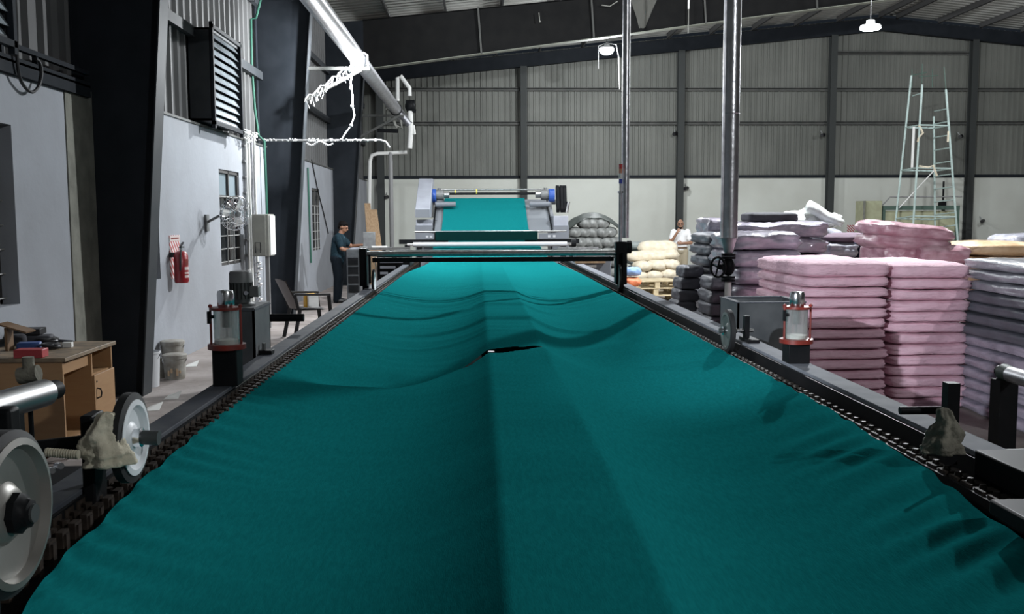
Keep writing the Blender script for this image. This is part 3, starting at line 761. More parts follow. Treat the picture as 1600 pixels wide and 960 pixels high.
sx = onY(968, 300, Yq).x; sg = empty('signal_tower', (sx, Yq-.06, onY(968, 378, Yq).z), 'thin signal lamp mast with red and blue segments beside the slim pipe', 'signal light')
sy = Yq-.07; z_ = lambda py: onY(968, py, sy).z
MB().cyl((sx, sy, z_(380)), (sx, sy, z_(302)), .018, n=12).build('mast', 'foil_dull', sg)
MB().cyl((sx, sy, z_(302)), (sx, sy, z_(299)), .032, n=12).build('collar', 'chrome', sg)
MB().cyl((sx, sy, z_(299)), (sx, sy, z_(287)), .014, n=12).build('stem', 'brushed', sg)
for a, b, mm in ((287, 280, 'signal_blue'), (279, 271, 'conduit_white'), (271, 264, 'signal_amber'), (264, 257, 'signal_red')):
    MB().cyl((sx, sy, z_(a)), (sx, sy, z_(b)+.002), .019, n=14).build('lamp_segment', mm, sg)

# ---- cross bar over the cloth with its two side brackets
cr = empty('cross_bar', (.2, 10.4, 0), 'polished steel cross bar spanning the cloth with a wheel at each end', 'bar')
Yc = 10.4; a = onY(572, 398, Yc); b = onY(963, 394, Yc); zc = (a.z+b.z)/2
MB().cyl((a.x, Yc, zc), (b.x, Yc, zc), .030, n=20).build('bar', 'brushed', cr)
MB().box(a.x+.06, b.x-.02, Yc+.05, Yc+.09, zc-.095, zc-.045).build('lower_beam', 'black_paint', cr)
MB().box(a.x+.3, b.x-.3, Yc+.30, Yc+.34, zc+.0, zc+.03).build('rear_rod', 'brushed', cr)
for s, xx in ((-1, a.x), (1, b.x)):
    q = xx if s > 0 else xx-.06
    MB().box(q-.01, q+.11 if s > 0 else q+.07, Yc-.06, Yc+.10, 1.02, zc+.12 if s > 0 else zc+.06).build('side_block', 'black_paint', cr, bevel=.008)
    MB().box(q+.02, q+.08, Yc-.04, Yc+.06, 0, 1.02).build('stand', 'black_paint', cr)
    wc = onY(968 if s > 0 else 584, 432 if s > 0 else 440, Yc-.1)
    MB().lathe([(.10, -.012), (.13, -.010), (.13, .010), (.10, .012)], wc, (1,0,0), n=32, caps=False).build('tyre', 'black_rubber', cr)
    MB().lathe([(.02, -.008), (.10, -.010), (.10, .012), (.085, .012), (.07, .004), (.02, .006)], wc, (1,0,0), n=32).build('disc', 'wheel_white' if s < 0 else 'wheel_grey', cr)
    MB().box(wc.x+.03 if s > 0 else wc.x-.05, wc.x+.05 if s > 0 else wc.x-.03, Yc-.13, Yc-.07, wc.z-.02, zc).build('fork', 'black_paint', cr)
MB().cyl((b.x+.12, Yc, zc+.06), (b.x+.16, Yc, zc+.06), .07, n=20).build('pulley', 'black_paint', cr)
# ================================================================== FEED TOWER AT THE FAR END
ft = empty('fabric_feed_tower', (.2, 21, 0), 'grey fabric feed tower with inclined slide and blue motors', 'machine')
def tx(px, Y): return onY(px, 340, Y).x
def tz(py, Y): return onY(750, py, Y).z
x0, x1 = tx(649, 20.3), tx(672, 20.3)
MB().prism([(20.3, tz(340,20.3)), (20.3, tz(326,20.3)), (21.7, tz(279,21.7)), (22.3, tz(279,21.7)), (22.3, tz(340,20.3))], x0, x1, 'X').build('side_cover', 'machine_grey', ft, bevel=.01)
MB().box(x0+.01, x1-.01, 20.28, 20.30, tz(340,20.3), tz(327,20.3)).build('cover_front', 'machine_mid', ft)
MB().box(x0, x1+.04, 20.45, 22.2, 0, tz(343,20.45)).build('side_cabinet', 'machine_grey', ft, bevel=.01)
MB().box(x0-.01, x1+.05, 20.42, 20.45, .3, tz(352,20.45)).build('cabinet_panel', 'machine_mid', ft)
x2, x3 = tx(868, 20.45), tx(888, 20.45)
MB().box(x2-.04, x3, 20.45, 22.2, 0, tz(338,20.45)).build('side_cabinet', 'machine_grey', ft, bevel=.01)
MB().box(x2-.05, x3+.01, 20.42, 20.45, .3, tz(353,20.45)).build('cabinet_panel', 'machine_mid', ft)
# inclined slide
xl, xr = tx(676, 20.6), tx(868, 20.6)
MB().prism([(20.35, 1.46), (21.9, 2.13), (21.92, 2.10), (20.37, 1.43)], xl, xr, 'X').build('slide_plate', 'plate_grey', ft)
for px in (678, 861):
    X = tx(px, 20.6); MB().bar((X, 20.36, 1.485), (X, 21.85, 2.14), .03, .03).build('slide_guide', 'black_paint', ft)
MB().bar((xl+.05, 20.9, .8), (xl+.05, 20.9, 1.7), .06).bar((xr-.05, 20.9, .8), (xr-.05, 20.9, 1.7), .06).build('slide_frame', 'machine_mid', ft)
# top rollers, shafts and motors
YT = 22.0
MB().cyl((tx(676,YT), YT, 2.10), (tx(868,YT), YT, 2.10), .06, n=16).build('top_roller', 'machine_mid', ft)
for py, r, mm in ((296.5, .018, 'brushed'), (303, .028, 'black_paint')):
    z = tz(py, YT); MB().cyl((tx(690,YT), YT-.05, z), (tx(860,YT), YT-.05, z), r, n=12).build('shaft', mm, ft)
for px in (712, 745):
    z = tz(299, YT-.05); MB().cyl((tx(px,YT)-.015, YT-.06, z-.01), (tx(px,YT)+.015, YT-.06, z-.01), .06 if px == 745 else .04, n=14).build('clamp_ring', 'ring_yellow', ft)
for s, px in ((1, 677), (-1, 862)):
    c = Vector((tx(px, 21.4), 21.4, tz(306, 21.4)))
    MB().cyl(c+Vector((-.06, 0, 0)), c+Vector((.06, 0, 0)), .15, n=22).torus(c+Vector((.055*s, 0, 0)), (1,0,0), .135, .02, 22, 6).build('blue_motor', 'blue_paint', ft)
    MB().cyl(c+Vector((.06*s, 0, .02)), c+Vector((.24*s, 0, .02)), .115, n=18).cyl(c+Vector((.14*s, 0, .1)), c+Vector((.14*s, 0, .17)), .04, n=10).build('gearbox', 'motor_grey', ft)
    MB().cyl(c+Vector((.24*s, 0, .02)), c+Vector((.36*s, 0, .02)), .07, n=14).build('coupling', 'brushed', ft)
    MB().cyl(c+Vector((.05*s, -.1, -.19)), c+Vector((.50*s, -.1, -.19)), .06, n=14).build('lower_motor', 'machine_mid', ft)
# belt drive on the right
for k, px in enumerate((871, 877, 882)):
    X = tx(px, 21.5); zt_, zb_ = tz(299, 21.5), tz(326, 21.5)
    m = MB(); pts = []
    for i in range(12): t = math.pi*i/11; pts.append((21.5+.13*math.cos(t), zt_+.13*math.sin(t)))
    for i in range(12): t = math.pi+math.pi*i/11; pts.append((21.35+.1*math.cos(t), zb_+.1*math.sin(t)))
    m.prism(pts, X-.036, X+.036, 'X'); m.build('belt_guard', 'black_paint', ft, bevel=.01)
MB().cyl((tx(885,21.3), 21.25, tz(333,21.3)), (tx(888,21.3), 21.25, tz(316,21.3)), .035, n=10).build('tensioner', 'brushed', ft)
# shaded cloth drop, cross beams and the white roller
Yb = 20.1
MB().box(tx(680,19.6), tx(840,19.6), 19.56, 19.62, tz(376,19.6), tz(361.5,19.6)).build('shaded_cloth_drop', 'cloth_shade_green', ft, bevel=.006)  # dark sheet standing in for the cloth drop in shade
MB().cyl((tx(648,Yb), Yb, tz(362,Yb)), (tx(885,Yb), Yb, tz(362,Yb)), .02, n=10).build('guide_rod', 'brushed', ft)
for a, b in ((655, 678), (842, 872)):
    MB().box(tx(a,Yb), tx(b,Yb), Yb, Yb+.05, tz(374,Yb), tz(365,Yb)).build('end_plate', 'machine_mid', ft)
for px in (667, 673, 858, 866): MB().box(tx(px-2,Yb), tx(px+2,Yb), Yb-.01, Yb, tz(371.5,Yb), tz(368,Yb)).build('switch_plate', 'white_roller', ft)
MB().box(tx(623,19.7), tx(700,19.7), 19.66, 19.76, tz(381,19.7), tz(374,19.7)).box(tx(820,19.7), tx(905,19.7), 19.66, 19.76, tz(381,19.7), tz(374,19.7)).build('cross_beam', 'black_paint', ft)
Yr = 19.25
MB().cyl((tx(645,Yr), Yr, tz(382,Yr)), (tx(886,Yr), Yr, tz(382,Yr)), .048, n=22).build('white_roller', 'white_roller', ft)
for a, b in ((636, 646), (885, 893)): MB().cyl((tx(a,Yr), Yr, tz(382,Yr)), (tx(b,Yr), Yr, tz(382,Yr)), .03, n=14).build('roller_journal', 'chrome', ft)
MB().cyl((tx(893,Yr), Yr, tz(381,Yr)), (tx(900,Yr), Yr, tz(381,Yr)), .075, n=18).build('bearing', 'black_paint', ft)
Ys = 18.6
MB().box(tx(572,Ys), tx(640,Ys), Ys-.05, Ys+.05, tz(390,Ys), tz(386,Ys)).build('side_table', 'brushed', ft)
MB().box(tx(872,Ys), tx(935,Ys), Ys-.05, Ys+.05, tz(390,Ys), tz(387,Ys)).build('side_table', 'brushed', ft)
for px in (636, 655, 880, 895):
    X = tx(px, 19.5); MB().box(X-.05, X+.05, 19.4, 19.6, 0, tz(382,19.5)).build('leg', 'black_paint', ft)
for px in (660, 868):
    X = tx(px, 18.2); MB().box(X-.04, X+.04, 18.15, 18.25, 0, .95).build('leg', 'machine_mid', ft)
# machine ends seen under the cross bar, left and right of the cloth
for k, (px0, px1) in enumerate(((588, 640), (900, 955))):
    r = empty('entry_unit', (tx((px0+px1)/2, 15.5), 15.5, 0), ['dark entry unit with switch rows left of the cloth beyond the cross bar', 'pale shelf unit right of the cloth beyond the cross bar'][k], 'machine')
    a, b = tx(px0, 15.5), tx(px1, 15.5)
    MB().box(a, b, 15.5, 16.0, .55, tz(399, 15.5)).build('cabinet', 'black_paint' if k == 0 else 'machine_mid', r, bevel=.01)
    for i in range(3):
        z = tz(408+9*i, 15.5)
        if z > .6:
            MB().box(a+.05, b-.12*(i+1), 15.46, 15.5, z-.02, z+.02).build('rail_strip', 'machine_grey' if k == 0 else 'paper', r)
    for q in (a, b-.06): MB().box(q, q+.06, 15.55, 15.95, 0, .55).build('leg', 'black_paint', r)
    if k: MB().box(a-.02, b-.1, 15.4, 15.5, tz(412,15.5), tz(405,15.5)).build('plank_edge', 'plank', r)

# ================================================================== OVERHEAD PIPE ALONG THE LEFT WALL
PX = onY(562, 92, 16.6); ox, oz = PX.x-.12, PX.z+.12
sp = empty('overhead_pipe', (ox, 12, oz), 'long foil clad pipe running along the left wall under the roof', 'pipe')
for a, b in ((2.0, 17.25), (17.3, 25.2), (25.25, 27.6)):
    MB().cyl((ox, a, oz), (ox, b, oz), .14, n=28).build('pipe_section', 'foil_dull' if b > 18 else 'foil', sp)
for y in (17.27, 25.22): MB().torus((ox, y, oz), (0,1,0), .145, .02, 28, 6).build('clamp', 'black_paint', sp)
MB().ell((ox, 27.6, oz), (.14, .1, .14)).build('end_cap', 'foil_dull', sp)
def colx(z): return -3.33+(z/5.6)*.45
for k, y in enumerate((17.4, 25.3)):
    r = empty('pipe_bracket', (colx(oz), y, oz-.6), ['angle bracket holding the overhead pipe to the second column', 'angle bracket holding the overhead pipe to the third column'][k], 'bracket')
    MB().bar((colx(oz), y, oz-.16), (ox+.2, y, oz-.16), .06, .06).build('arm', 'steel_girt', r)
    MB().bar((colx(oz-.65), y, oz-.70), (ox+.05, y, oz-.18), .055, .055).build('brace', 'steel_girt', r)
# lamp hanging under the pipe, and dusty webs caught around it
L3 = Vector((PX.x, 16.75, PX.z))
lp = empty('bulb_lamp', L3, 'glaring bare lamp under the overhead pipe at the second column', 'lamp')
MB().cyl((L3.x, L3.y, L3.z+.03), (L3.x, L3.y, L3.z+.12), .03, n=12).build('socket', 'lamp_body', lp)
MB().lathe([(.03, .03), (.055, 0), (.06, -.05), (.04, -.09), (.01, -.1)], L3, n=16).build('bulb', 'lens', lp)
wbm = MB(); random.seed(3)
A = Vector((colx(oz-.65)+.02, 17.25, oz-.72)); B = Vector((L3.x-.02, 17.0, L3.z+.08))
for k in range(46):
    t = random.random(); p = A.lerp(B, t)+Vector((0, -.08, random.uniform(-.05, .04)))
    L = .05+.13*random.random(); q = p+Vector((random.uniform(-.06, .06), random.uniform(-.05, .03), -L))
    wbm.tube([p, (p+q)/2+Vector((random.uniform(-.03, .03), 0, 0)), q], .004, 5)
pts = [A.lerp(B, i/14)+Vector((0, -.09, .03*math.sin(i*2.1))) for i in range(15)]; wbm.tube(pts, .011, 6)
one('cobweb', wbm, 'web', 'dusty fringe of webs along the lit pipe brace', 'cobweb', 'dusty webs')
wb2 = MB()
def hang(pxs, Y, r): wb2.tube([onY(x, y, Y) for x, y in pxs], r, 6)
hang(((548, 88), (550, 110), (548, 130), (551, 150), (551, 166), (554, 180), (549, 196), (540, 208), (534, 218)), 16.9, .014)
hang(((562, 84), (568, 82), (574, 86), (575, 104)), 16.9, .016)
for x, y in ((550, 166), (549, 196), (548, 138)): wb2.ell(onY(x, y, 16.9), (.03, .03, .03), 8, 6)
one('cobweb', wb2, 'web', 'dangling dusty web thread below the glaring lamp', 'cobweb', 'dusty webs')
# thin horizontal pipe and risers
Yh = 17.1; zh = onY(500, 220, Yh).z
hp = empty('service_pipe', (-2.9, Yh, zh), 'thin horizontal service pipe crossing the second column', 'pipe')
MB().tube([onY(404, 219, Yh), onY(500, 220, Yh), onY(594, 219, Yh), onY(603, 222, Yh), onY(609, 231, Yh)], .022, 10).build('pipe', 'conduit_grey', hp)
d_ = MB(); random.seed(11)
for k in range(60):
    x = random.uniform(408, 590); p = onY(x, 218.5, Yh-.02); d_.tube([p, p+Vector((random.uniform(-.05,.05), -.01, random.choice((-1,1))*.02))], .009, 4)
for k in range(14):
    p = onY(480+3*k, 224+3*math.sin(k*.7), Yh-.03); d_.ell(p, (.025, .02, .012), 6, 4)
tag(d_.build('dust_fringe', 'web', hp), kind='stuff')
one('service_pipe', MB().tube([onY(636, 238, 26), onY(590, 240, 26), onY(581, 243, 26), onY(578, 252, 26), onY(577, 330, 26), onY(578, 430, 26)], .05, 10), 'conduit_white', 'pale bent pipe coming down beside the third column', 'pipe')
one('service_pipe', MB().cyl(onY(610, 238, 26), (onY(610, 238, 26).x, 26, 0), .06, n=12), 'conduit_grey', 'straight grey pipe standing before the far left wall', 'pipe')
vs_ = empty('valve_set', onY(625, 190, 25.6), 'dusty cluster of white pipes and valves at the end of the overhead pipe', 'valve')
def P(x, y, d=0): return onY(x, y, 25.6+d)
MB().tube([P(621,158), P(621,122), P(626,119), P(640,138), P(640,150)], .055, 10).tube([P(641,172), P(642,205), P(640,232)], .07, 10).build('pipe', 'conduit_white', vs_)
MB().cyl(P(634,160), P(648,160), .06, n=10).cyl(P(636,172), P(650,174), .05, n=10).ell(P(641,166), (.14,.12,.16), 12, 8).build('valve_body', 'black_paint', vs_)
MB().tube([P(612,168), P(622,176), P(632,184), P(641,195)], .10, 10).build('branch_pipe', 'foil_dull', vs_)
MB().tube([P(612,180), P(618,196), P(628,200), P(626,188)], .03, 6).tube([P(603,170), P(612,176), P(620,200)], .025, 6).build('hose', 'web_dim', vs_)
MB().cyl(P(646,196), P(648,210), .035, n=8).build('handle', 'conduit_white', vs_)
MB().cyl(P(590,204), P(622,205), .05, n=8).build('bar', 'black_paint', vs_)

# ================================================================== LAMPS
def light(name, loc, power, radius, parent, col=(.93, .97, 1.0), spot=None):
    d = bpy.data.lights.new(name, 'SPOT' if spot else 'POINT'); d.energy = power; d.shadow_soft_size = radius; d.color = col
    if spot: d.spot_size = math.radians(spot); d.spot_blend = .6
    o = bpy.data.objects.new(name, d); COL.objects.link(o); o.parent = parent; o.location = Vector(loc)-parent.location; return o
light('lamp_light', L3+Vector((.0, -.02, -.16)), LAMP_POWER['pipe'], .06, lp)
def highbay(loc, R, power, label, mm='lens_soft', spot=None, dome=.036):
    loc = Vector(loc); r = empty('high_bay_lamp', loc, label, 'lamp', 'high bay lamps')
    MB().lathe([(R*1.0, .0), (R*1.02, .02), (R*.9, .05), (R*.42, .07), (R*.40, .13), (R*.2, .14)], loc, n=32).build('housing', 'lamp_body', r)
    MB().lathe([(R*.97, .002), (R*.97, -dome*.33), (R*.8, -dome*.8), (R*.45, -dome*.97), (.02, -dome)], loc, n=32).build('lens', mm, r)
    MB().cyl((loc.x, loc.y, loc.z+.13), (loc.x, loc.y, roofz(loc.x)+.14), .007, n=8).build('cable', 'cable_black', r)
    light('lamp_light', loc+Vector((0, 0, -.10-dome)), power, R*.45, r, spot=spot)
    return r
p = onY(948, 76, 27); highbay((p.x, 27, p.z), .2, LAMP_POWER['bay_mid'], 'glaring round lamp hanging beyond the slim silver pipe', 'lens', dome=.16)
p = onY(1360, 44, 16.5); highbay((p.x, 16.5, p.z), .175, LAMP_POWER['bay_right'], 'round flat lamp hanging above the stacked goods on the right')
highbay((5.75, 14.2, 6.2), .2, LAMP_POWER['bay_near'], 'round lamp hanging above the stacks over the picture edge')
highbay((1.0, 19.0, 6.75), .2, LAMP_POWER['bay_tower'], 'round lamp high above the cross bar over the picture edge')
highbay((7.5, -3.0, 6.3), .2, LAMP_POWER['fill_back'], 'round fill lamp added behind the camera on the right')  # unseen fill lamp, added to lift the pink stack fronts and near cloth
highbay((15.6, 23.0, 6.3), .18, LAMP_POWER['fill_far'], 'extra unseen fill lamp further right beyond the picture edge')  # lamp added out of view to lighten the far right of the hall
ww = empty('wall_lamp', (WX+.25, -.6, 2.9), 'small flood lamp on the left wall behind the camera', 'lamp')
MB().box(WX-.1, WX+.12, -.64, -.56, 2.85, 2.95).build('arm', 'lamp_body', ww)
MB().box(WX+.12, WX+.30, -.72, -.50, 2.83, 2.97).build('housing', 'lamp_body', ww, bevel=.01)
MB().box(WX+.30, WX+.305, -.70, -.52, 2.85, 2.95).build('lens', 'lens_soft', ww)
fl = light('lamp_light', (WX+.42, -.6, 2.9), LAMP_POWER['wall'], .05, ww, spot=20, col=(.86, .93, 1.0))
fl.rotation_euler = (Vector((4.1, 8.4, 1.1))-Vector((WX+.42, -.6, 2.9))).to_track_quat('-Z', 'Y').to_euler()
# webs by the mid lamp and under the beams
wm = MB(); Yw = 26.8
wm.tube([onY(948, 67, 27), onY(935, 72, Yw), onY(935, 108, Yw)], .012, 5); wm.tube([onY(948, 67, 27), onY(963, 70, Yw), onY(967, 90, Yw), onY(968, 140, Yw)], .012, 5)
one('cobweb', wm, 'web', 'bright dusty threads hanging beside the middle lamp', 'cobweb', 'dusty webs')
wn = MB(); random.seed(5)
c = [(990, 4), (1003, 30), (1000, 46), (1010, 26), (1022, 8), (1030, 0), (985, 0)]
wsh = MB().grid(lambda i, j: onY(984+46*i/10*(1-.82*j/8)+.41*46*j/8*.8, -6+50*j/8+3*math.sin(i*1.7)*(1-j/8), 25.26)+Vector((0, .03*math.sin(i+j), 0)), 10, 8)
one('cobweb', wsh, 'web_sheet', 'dim grey cobweb sheet hanging from the deep roof beam', 'cobweb', 'dusty webs', sharp=180)
for (a, b) in (((940, 8), (965, 2)), ((845, 33), (842, 20)), ((1075, 50), (1076, 0))):
    wn.tube([onY(a[0], a[1], 25.0), onY((a[0]+b[0])/2, max(a[1], b[1])+2, 25.0), onY(b[0], b[1], 25.0)], .015, 4)
one('cobweb', wn, 'web_dim', 'thin loose cobweb threads along the deep roof beam', 'cobweb', 'dusty webs')
ts = onY(1076, 0, 22)
one('hanging_rod', MB().cyl(onY(1076, 14, 22), (ts.x, 22, roofz(ts.x)), .02, n=8), 'conduit_white', 'short pale rod hanging under the roof between the two silver pipes', 'rod')
# ================================================================== LEFT SIDE
# ---- desk
DZ = .76
dc = onZ(161, 533, DZ); dn = onZ(97, 560, DZ)
dx1, dy1, dy0, dx0 = dn.x+.02, dc.y, dn.y, WX+.03
dk = empty('desk', ((dx0+dx1)/2, (dy0+dy1)/2, 0), 'brown wooden desk with an open knee hole against the left wall', 'desk')
MB().box(dx0, dx1, dy0, dy1, DZ-.03, DZ).build('top', 'desk_top', dk, bevel=.004)
ym = dy0+(dy1-dy0)*.56
MB().box(dx0+.02, dx1-.03, dy0+.02, dy0+.04, .04, DZ-.03).build('side_panel', 'wood_ply', dk)
MB().box(dx0+.02, dx1-.03, dy1-.04, dy1-.02, .04, DZ-.03).build('side_panel', 'wood_ply', dk)
MB().box(dx0+.02, dx1-.03, ym-.01, ym+.01, .04, DZ-.03).build('side_panel', 'wood_ply', dk)
MB().box(dx0+.02, dx0+.04, dy0+.04, dy1-.04, .04, DZ-.03).build('back_panel', 'wood_dark', dk)
MB().box(dx1-.5, dx1-.05, dy0+.04, ym-.01, DZ-.13, DZ-.05).build('keyboard_tray', 'wood_ply', dk)
MB().box(dx0+.04, dx1-.05, ym+.01, dy1-.04, .53, .55).box(dx0+.04, dx1-.05, ym+.01, dy1-.04, .06, .08).build('shelf', 'wood_ply', dk)
do = MB().box(dx1-.035, dx1-.015, ym-.0, dy1-.02, .07, .545).build('door', 'wood_ply', dk, bevel=.003)
MB().tube([(dx1-.015, ym+.04, .44), (dx1+.012, ym+.045, .43), (dx1+.016, ym+.05, .40), (dx1+.012, ym+.045, .37), (dx1-.015, ym+.04, .36)], .006, 6).build('handle', 'dark_plastic', do)
MB().cyl((dx1-.016, ym+.04, .49), (dx1-.010, ym+.04, .49), .008, n=8).build('lock', 'dark_plastic', do)
MB().box(dx1-.45, dx1-.02, dy0+.04, dy0+.34, .14, .16).build('foot_shelf', 'wood_ply', dk)
MB().tube([(dx1-.05, dy0+.30, 0), (dx1-.05, dy0+.30, .12), (dx1-.05, dy0+.1, .12), (dx1-.05, dy0+.1, 0)], .01, 6).build('metal_foot', 'chrome', dk)
def on_desk(px, py): return onZ(px, py, DZ)
# things on the desk
def deskbox(px, py, s, mm, label, cat, name, rz=0, bev=.006, sub=None):
    p = on_desk(px, py); p.x = min(max(p.x, dx0+.08), dx1-.06); p.y = min(max(p.y, dy0-.0+s[1]/2), dy1-s[1]/2)
    o = one(name, MB().obox((p.x, p.y, DZ+s[2]/2+(sub or 0)), s, Matrix.Rotation(rz, 3, 'Z')), mm, label, cat, 'clutter on the desk', bevel=bev)
    return p
deskbox(38, 562, (.20, .12, .062), 'red_box', 'red carton at the front edge of the desk', 'box', 'carton', .05)
pk = deskbox(46, 545, (.17, .12, .05), 'blue_plastic', 'dark blue packet behind the red carton', 'packet', 'packet', .3, .015)
pt = deskbox(58, 532, (.24, .16, .05), 'dark_plastic', 'black flat box lying on the clutter at the back of the desk', 'box', 'flat_box', .1, .006, .07)
deskbox(60, 536, (.22, .15, .065), 'charcoal_cloth', 'dark folded pouch under the black flat box', 'pouch', 'pouch', .2, .02)
deskbox(106, 543, (.07, .05, .04), 'paper', 'small pale grey block among the desk clutter', 'block', 'small_block', .1, .003)
for k, (px, py, r, lab) in enumerate(((80, 546, .05, 'knot of black cable beside the grey block'), (98, 530, .055, 'coil of black cable at the back of the desk'))):
    p = on_desk(px, py); m = MB(); random.seed(20+k); pts = []
    for i in range(60):
        t = i*.55; pts.append((min(p.x, dx1-.09)+r*(1+.3*math.sin(t*.37))*math.cos(t), min(max(p.y, dy0+.1), dy1-.12)+r*1.3*math.sin(t*1.03), DZ+.012+.03*(.5+.5*math.sin(t*.61))))
    m.tube(pts, .008, 6); one('cable_coil', m, 'dark_plastic', lab, 'cable', 'clutter on the desk')
p = on_desk(128, 529); one('tool_roll', MB().cyl((p.x-.15, min(p.y, dy1-.06), DZ+.015), (p.x+.05, min(p.y, dy1-.06)-.05, DZ+.012), .013, .008, n=8), 'charcoal_cloth', 'long black tool lying at the far end of the desk', 'tool', 'clutter on the desk')
p = on_desk(5, 548); deskbox(6, 540, (.14, .1, .09), 'charcoal_cloth', 'dark bundle at the left edge of the desk', 'bundle', 'bundle', .4, .03)
p = onY(10, 512, dy0+.45); one('cardboard_flap', MB().obox((dx0+.22, p.y, p.z), (.22, .16, .012), Matrix.Rotation(.3, 3, 'Y')).box(dx0+.15, dx0+.17, p.y-.05, p.y+.05, DZ, p.z), 'wood_dark', 'torn brown cardboard flap standing at the back of the desk', 'cardboard', 'clutter on the desk')

# ---- cable loops on the wall
m = MB().cable([onX(24, 0, WX+.1), onX(26, 40, WX+.1), onX(27, 90, WX+.08), onX(30, 118, WX+.07), onX(38, 135, WX+.06), onX(50, 144, WX+.06), onX(60, 135, WX+.06), onX(65, 115, WX+.06), onX(62, 98, WX+.06), onX(56, 92, WX+.06)], .014, 6)
one('hanging_cable', m, 'cable_black', 'black cable hanging in a loop on the wall above the desk', 'cable')
# ---- buckets and cans
def pail(px, py, R, h, mm, label, name, handle=True, lid=False):
    p = onZ(px, py, 0); p.x = max(p.x, WX+R+.02); r = empty(name, p, label, 'bucket', 'buckets by the left wall')
    MB().lathe([(R*.86, 0), (R, h), (R*1.05, h), (R*1.05, h-.02), (R*.96, h-.02), (R*.84, .01), (.01, .01)], p, n=22).build('body', mm, r)
    if handle: MB().tube([p+Vector((R*1.04*math.cos(t), -R*.55*math.sin(t)-.0, h-.03-.09*math.sin(t))) for t in [math.pi*i/10 for i in range(11)]], .005, 5).build('handle', 'chrome', r)
    if lid: MB().lathe([(R*1.07, 0), (R*1.07, .018), (R*.95, .026), (.01, .026)], p+Vector((0, 0, h)), n=22).build('lid', mm, r)
    pail_root[:] = [r]
    return p
pail_root = []
pail(233, 604, .12, .37, 'bucket_white', 'tall white plastic bucket at the foot of the nearest column', 'bucket')
p = pail(274, 592, .125, .25, 'paint_can', 'stained paint bucket with orange drips, right of the white bucket', 'paint_bucket', lid=True)
sp_ = MB()
for k in range(5): sp_.box(p.x+.02+.03*k-.06, p.x+.04+.03*k-.06, p.y-.128, p.y-.118, .05+.03*(k % 3), .11+.02*(k % 2))
tag(sp_.build('paint_drip', 'tan_wrap', pail_root[0]), 'orange paint drips', kind='stuff')
pail(250, 590, .10, .20, 'paint_can', 'small dirty pail between the white bucket and the stained one', 'paint_bucket')
p = pail(262, 575, .13, .30, 'paint_can', 'lidded dirty paint bucket behind the stained one', 'paint_bucket', lid=True)
random.seed(9)
for k, (px, py) in enumerate(((300, 572), (270, 622), (240, 640))):
    p = onZ(px, py, 0); one('paper_scrap', MB().add([p+Vector((-.06, -.1, .004)), p+Vector((.07, -.06, .004)), p+Vector((.05, .12, .05)), p+Vector((-.07, .08, .01)), p+Vector((-.06, -.1, .0)), p+Vector((.07, -.06, 0)), p+Vector((.05, .12, .046)), p+Vector((-.07, .08, .006))], [(0,1,2,3),(7,6,5,4),(0,4,5,1),(1,5,6,2),(2,6,7,3),(3,7,4,0)]), 'paper',
        ['white folded paper scrap on the floor beside the stained bucket', 'crumpled pale scrap on the floor in the left aisle', 'flat pale scrap on the floor near the column foot'][k], 'paper', 'floor litter')
# ---- fire extinguisher and sign
ey = onX(272, 400, WX).y
sgn = MB().box(WX, WX+.006, onX(265,400,WX).y, onX(281,400,WX).y, onX(268,436,WX).z, onX(266,368,WX).z)
so = one('fire_sign', sgn, 'stripes', 'red and white striped fire point board behind the extinguisher', 'sign')
MB().box(WX+.006, WX+.009, onX(265,400,WX).y, onX(281,400,WX).y, onX(268,377,WX).z, onX(266,369,WX).z).build('header', 'label_pale', so)
MB().box(WX+.009, WX+.011, onX(267,400,WX).y, onX(279,400,WX).y, onX(268,374,WX).z, onX(266,372,WX).z).build('header_line', 'red_paint', so)
ec = onX(284, 442, WX+.13); R = .085; zb, zt2 = ec.z, onX(284, 392, WX+.13).z
ex = empty('fire_extinguisher', (WX+.13, ec.y, zb), 'red fire extinguisher hanging on the white wall', 'fire extinguisher')
c = Vector((WX+.13, ec.y, zb))
hh = zt2-zb
MB().lathe([(R*.9, 0), (R, .02), (R, hh*.86), (R*.75, hh*.96), (.03, hh)], c, n=24).build('cylinder', 'ext_red', ex)
MB().cyl(c+Vector((0,0,hh)), c+Vector((0,0,hh+.04)), .02, n=10).build('neck', 'chrome', ex)
MB().box(c.x-.015, c.x+.015, c.y-.02, c.y+.10, zb+hh+.035, zb+hh+.05).bar(c+Vector((0,-.01,hh+.05)), c+Vector((0,.11,hh+.10)), .025, .012).build('lever', 'dark_plastic', ex)
MB().tube([c+Vector((0,.0,hh+.02)), c+Vector((.03,-.08,hh+.01)), c+Vector((.03,-.11,hh-.06)), c+Vector((.02,-.10,hh*.4))], .011, 8).build('hose', 'dark_plastic', ex)
for k, (z0_, z1_) in enumerate(((.55, .74), (.40, .50), (.28, .34), (.16, .24))):
    m = MB(); n = 8
    vs = []; fs = []
    for i in range(n+1):
        t = -1.15+1.0*i/n
        for z in (z0_, z1_): vs.append((c.x+math.cos(t+.35)*(R+.001), c.y+math.sin(t+.35)*(R+.001), zb+hh*z))
    for i in range(n): fs.append((2*i, 2*i+2, 2*i+3, 2*i+1))
    m.add(vs, fs).build('printed_label', 'label_pale' if k else 'red_paint', ex)
MB().box(WX, WX+.06, c.y-.03, c.y+.03, zb+hh*.8, zb+hh*.95).build('wall_hook', 'dark_plastic', ex)
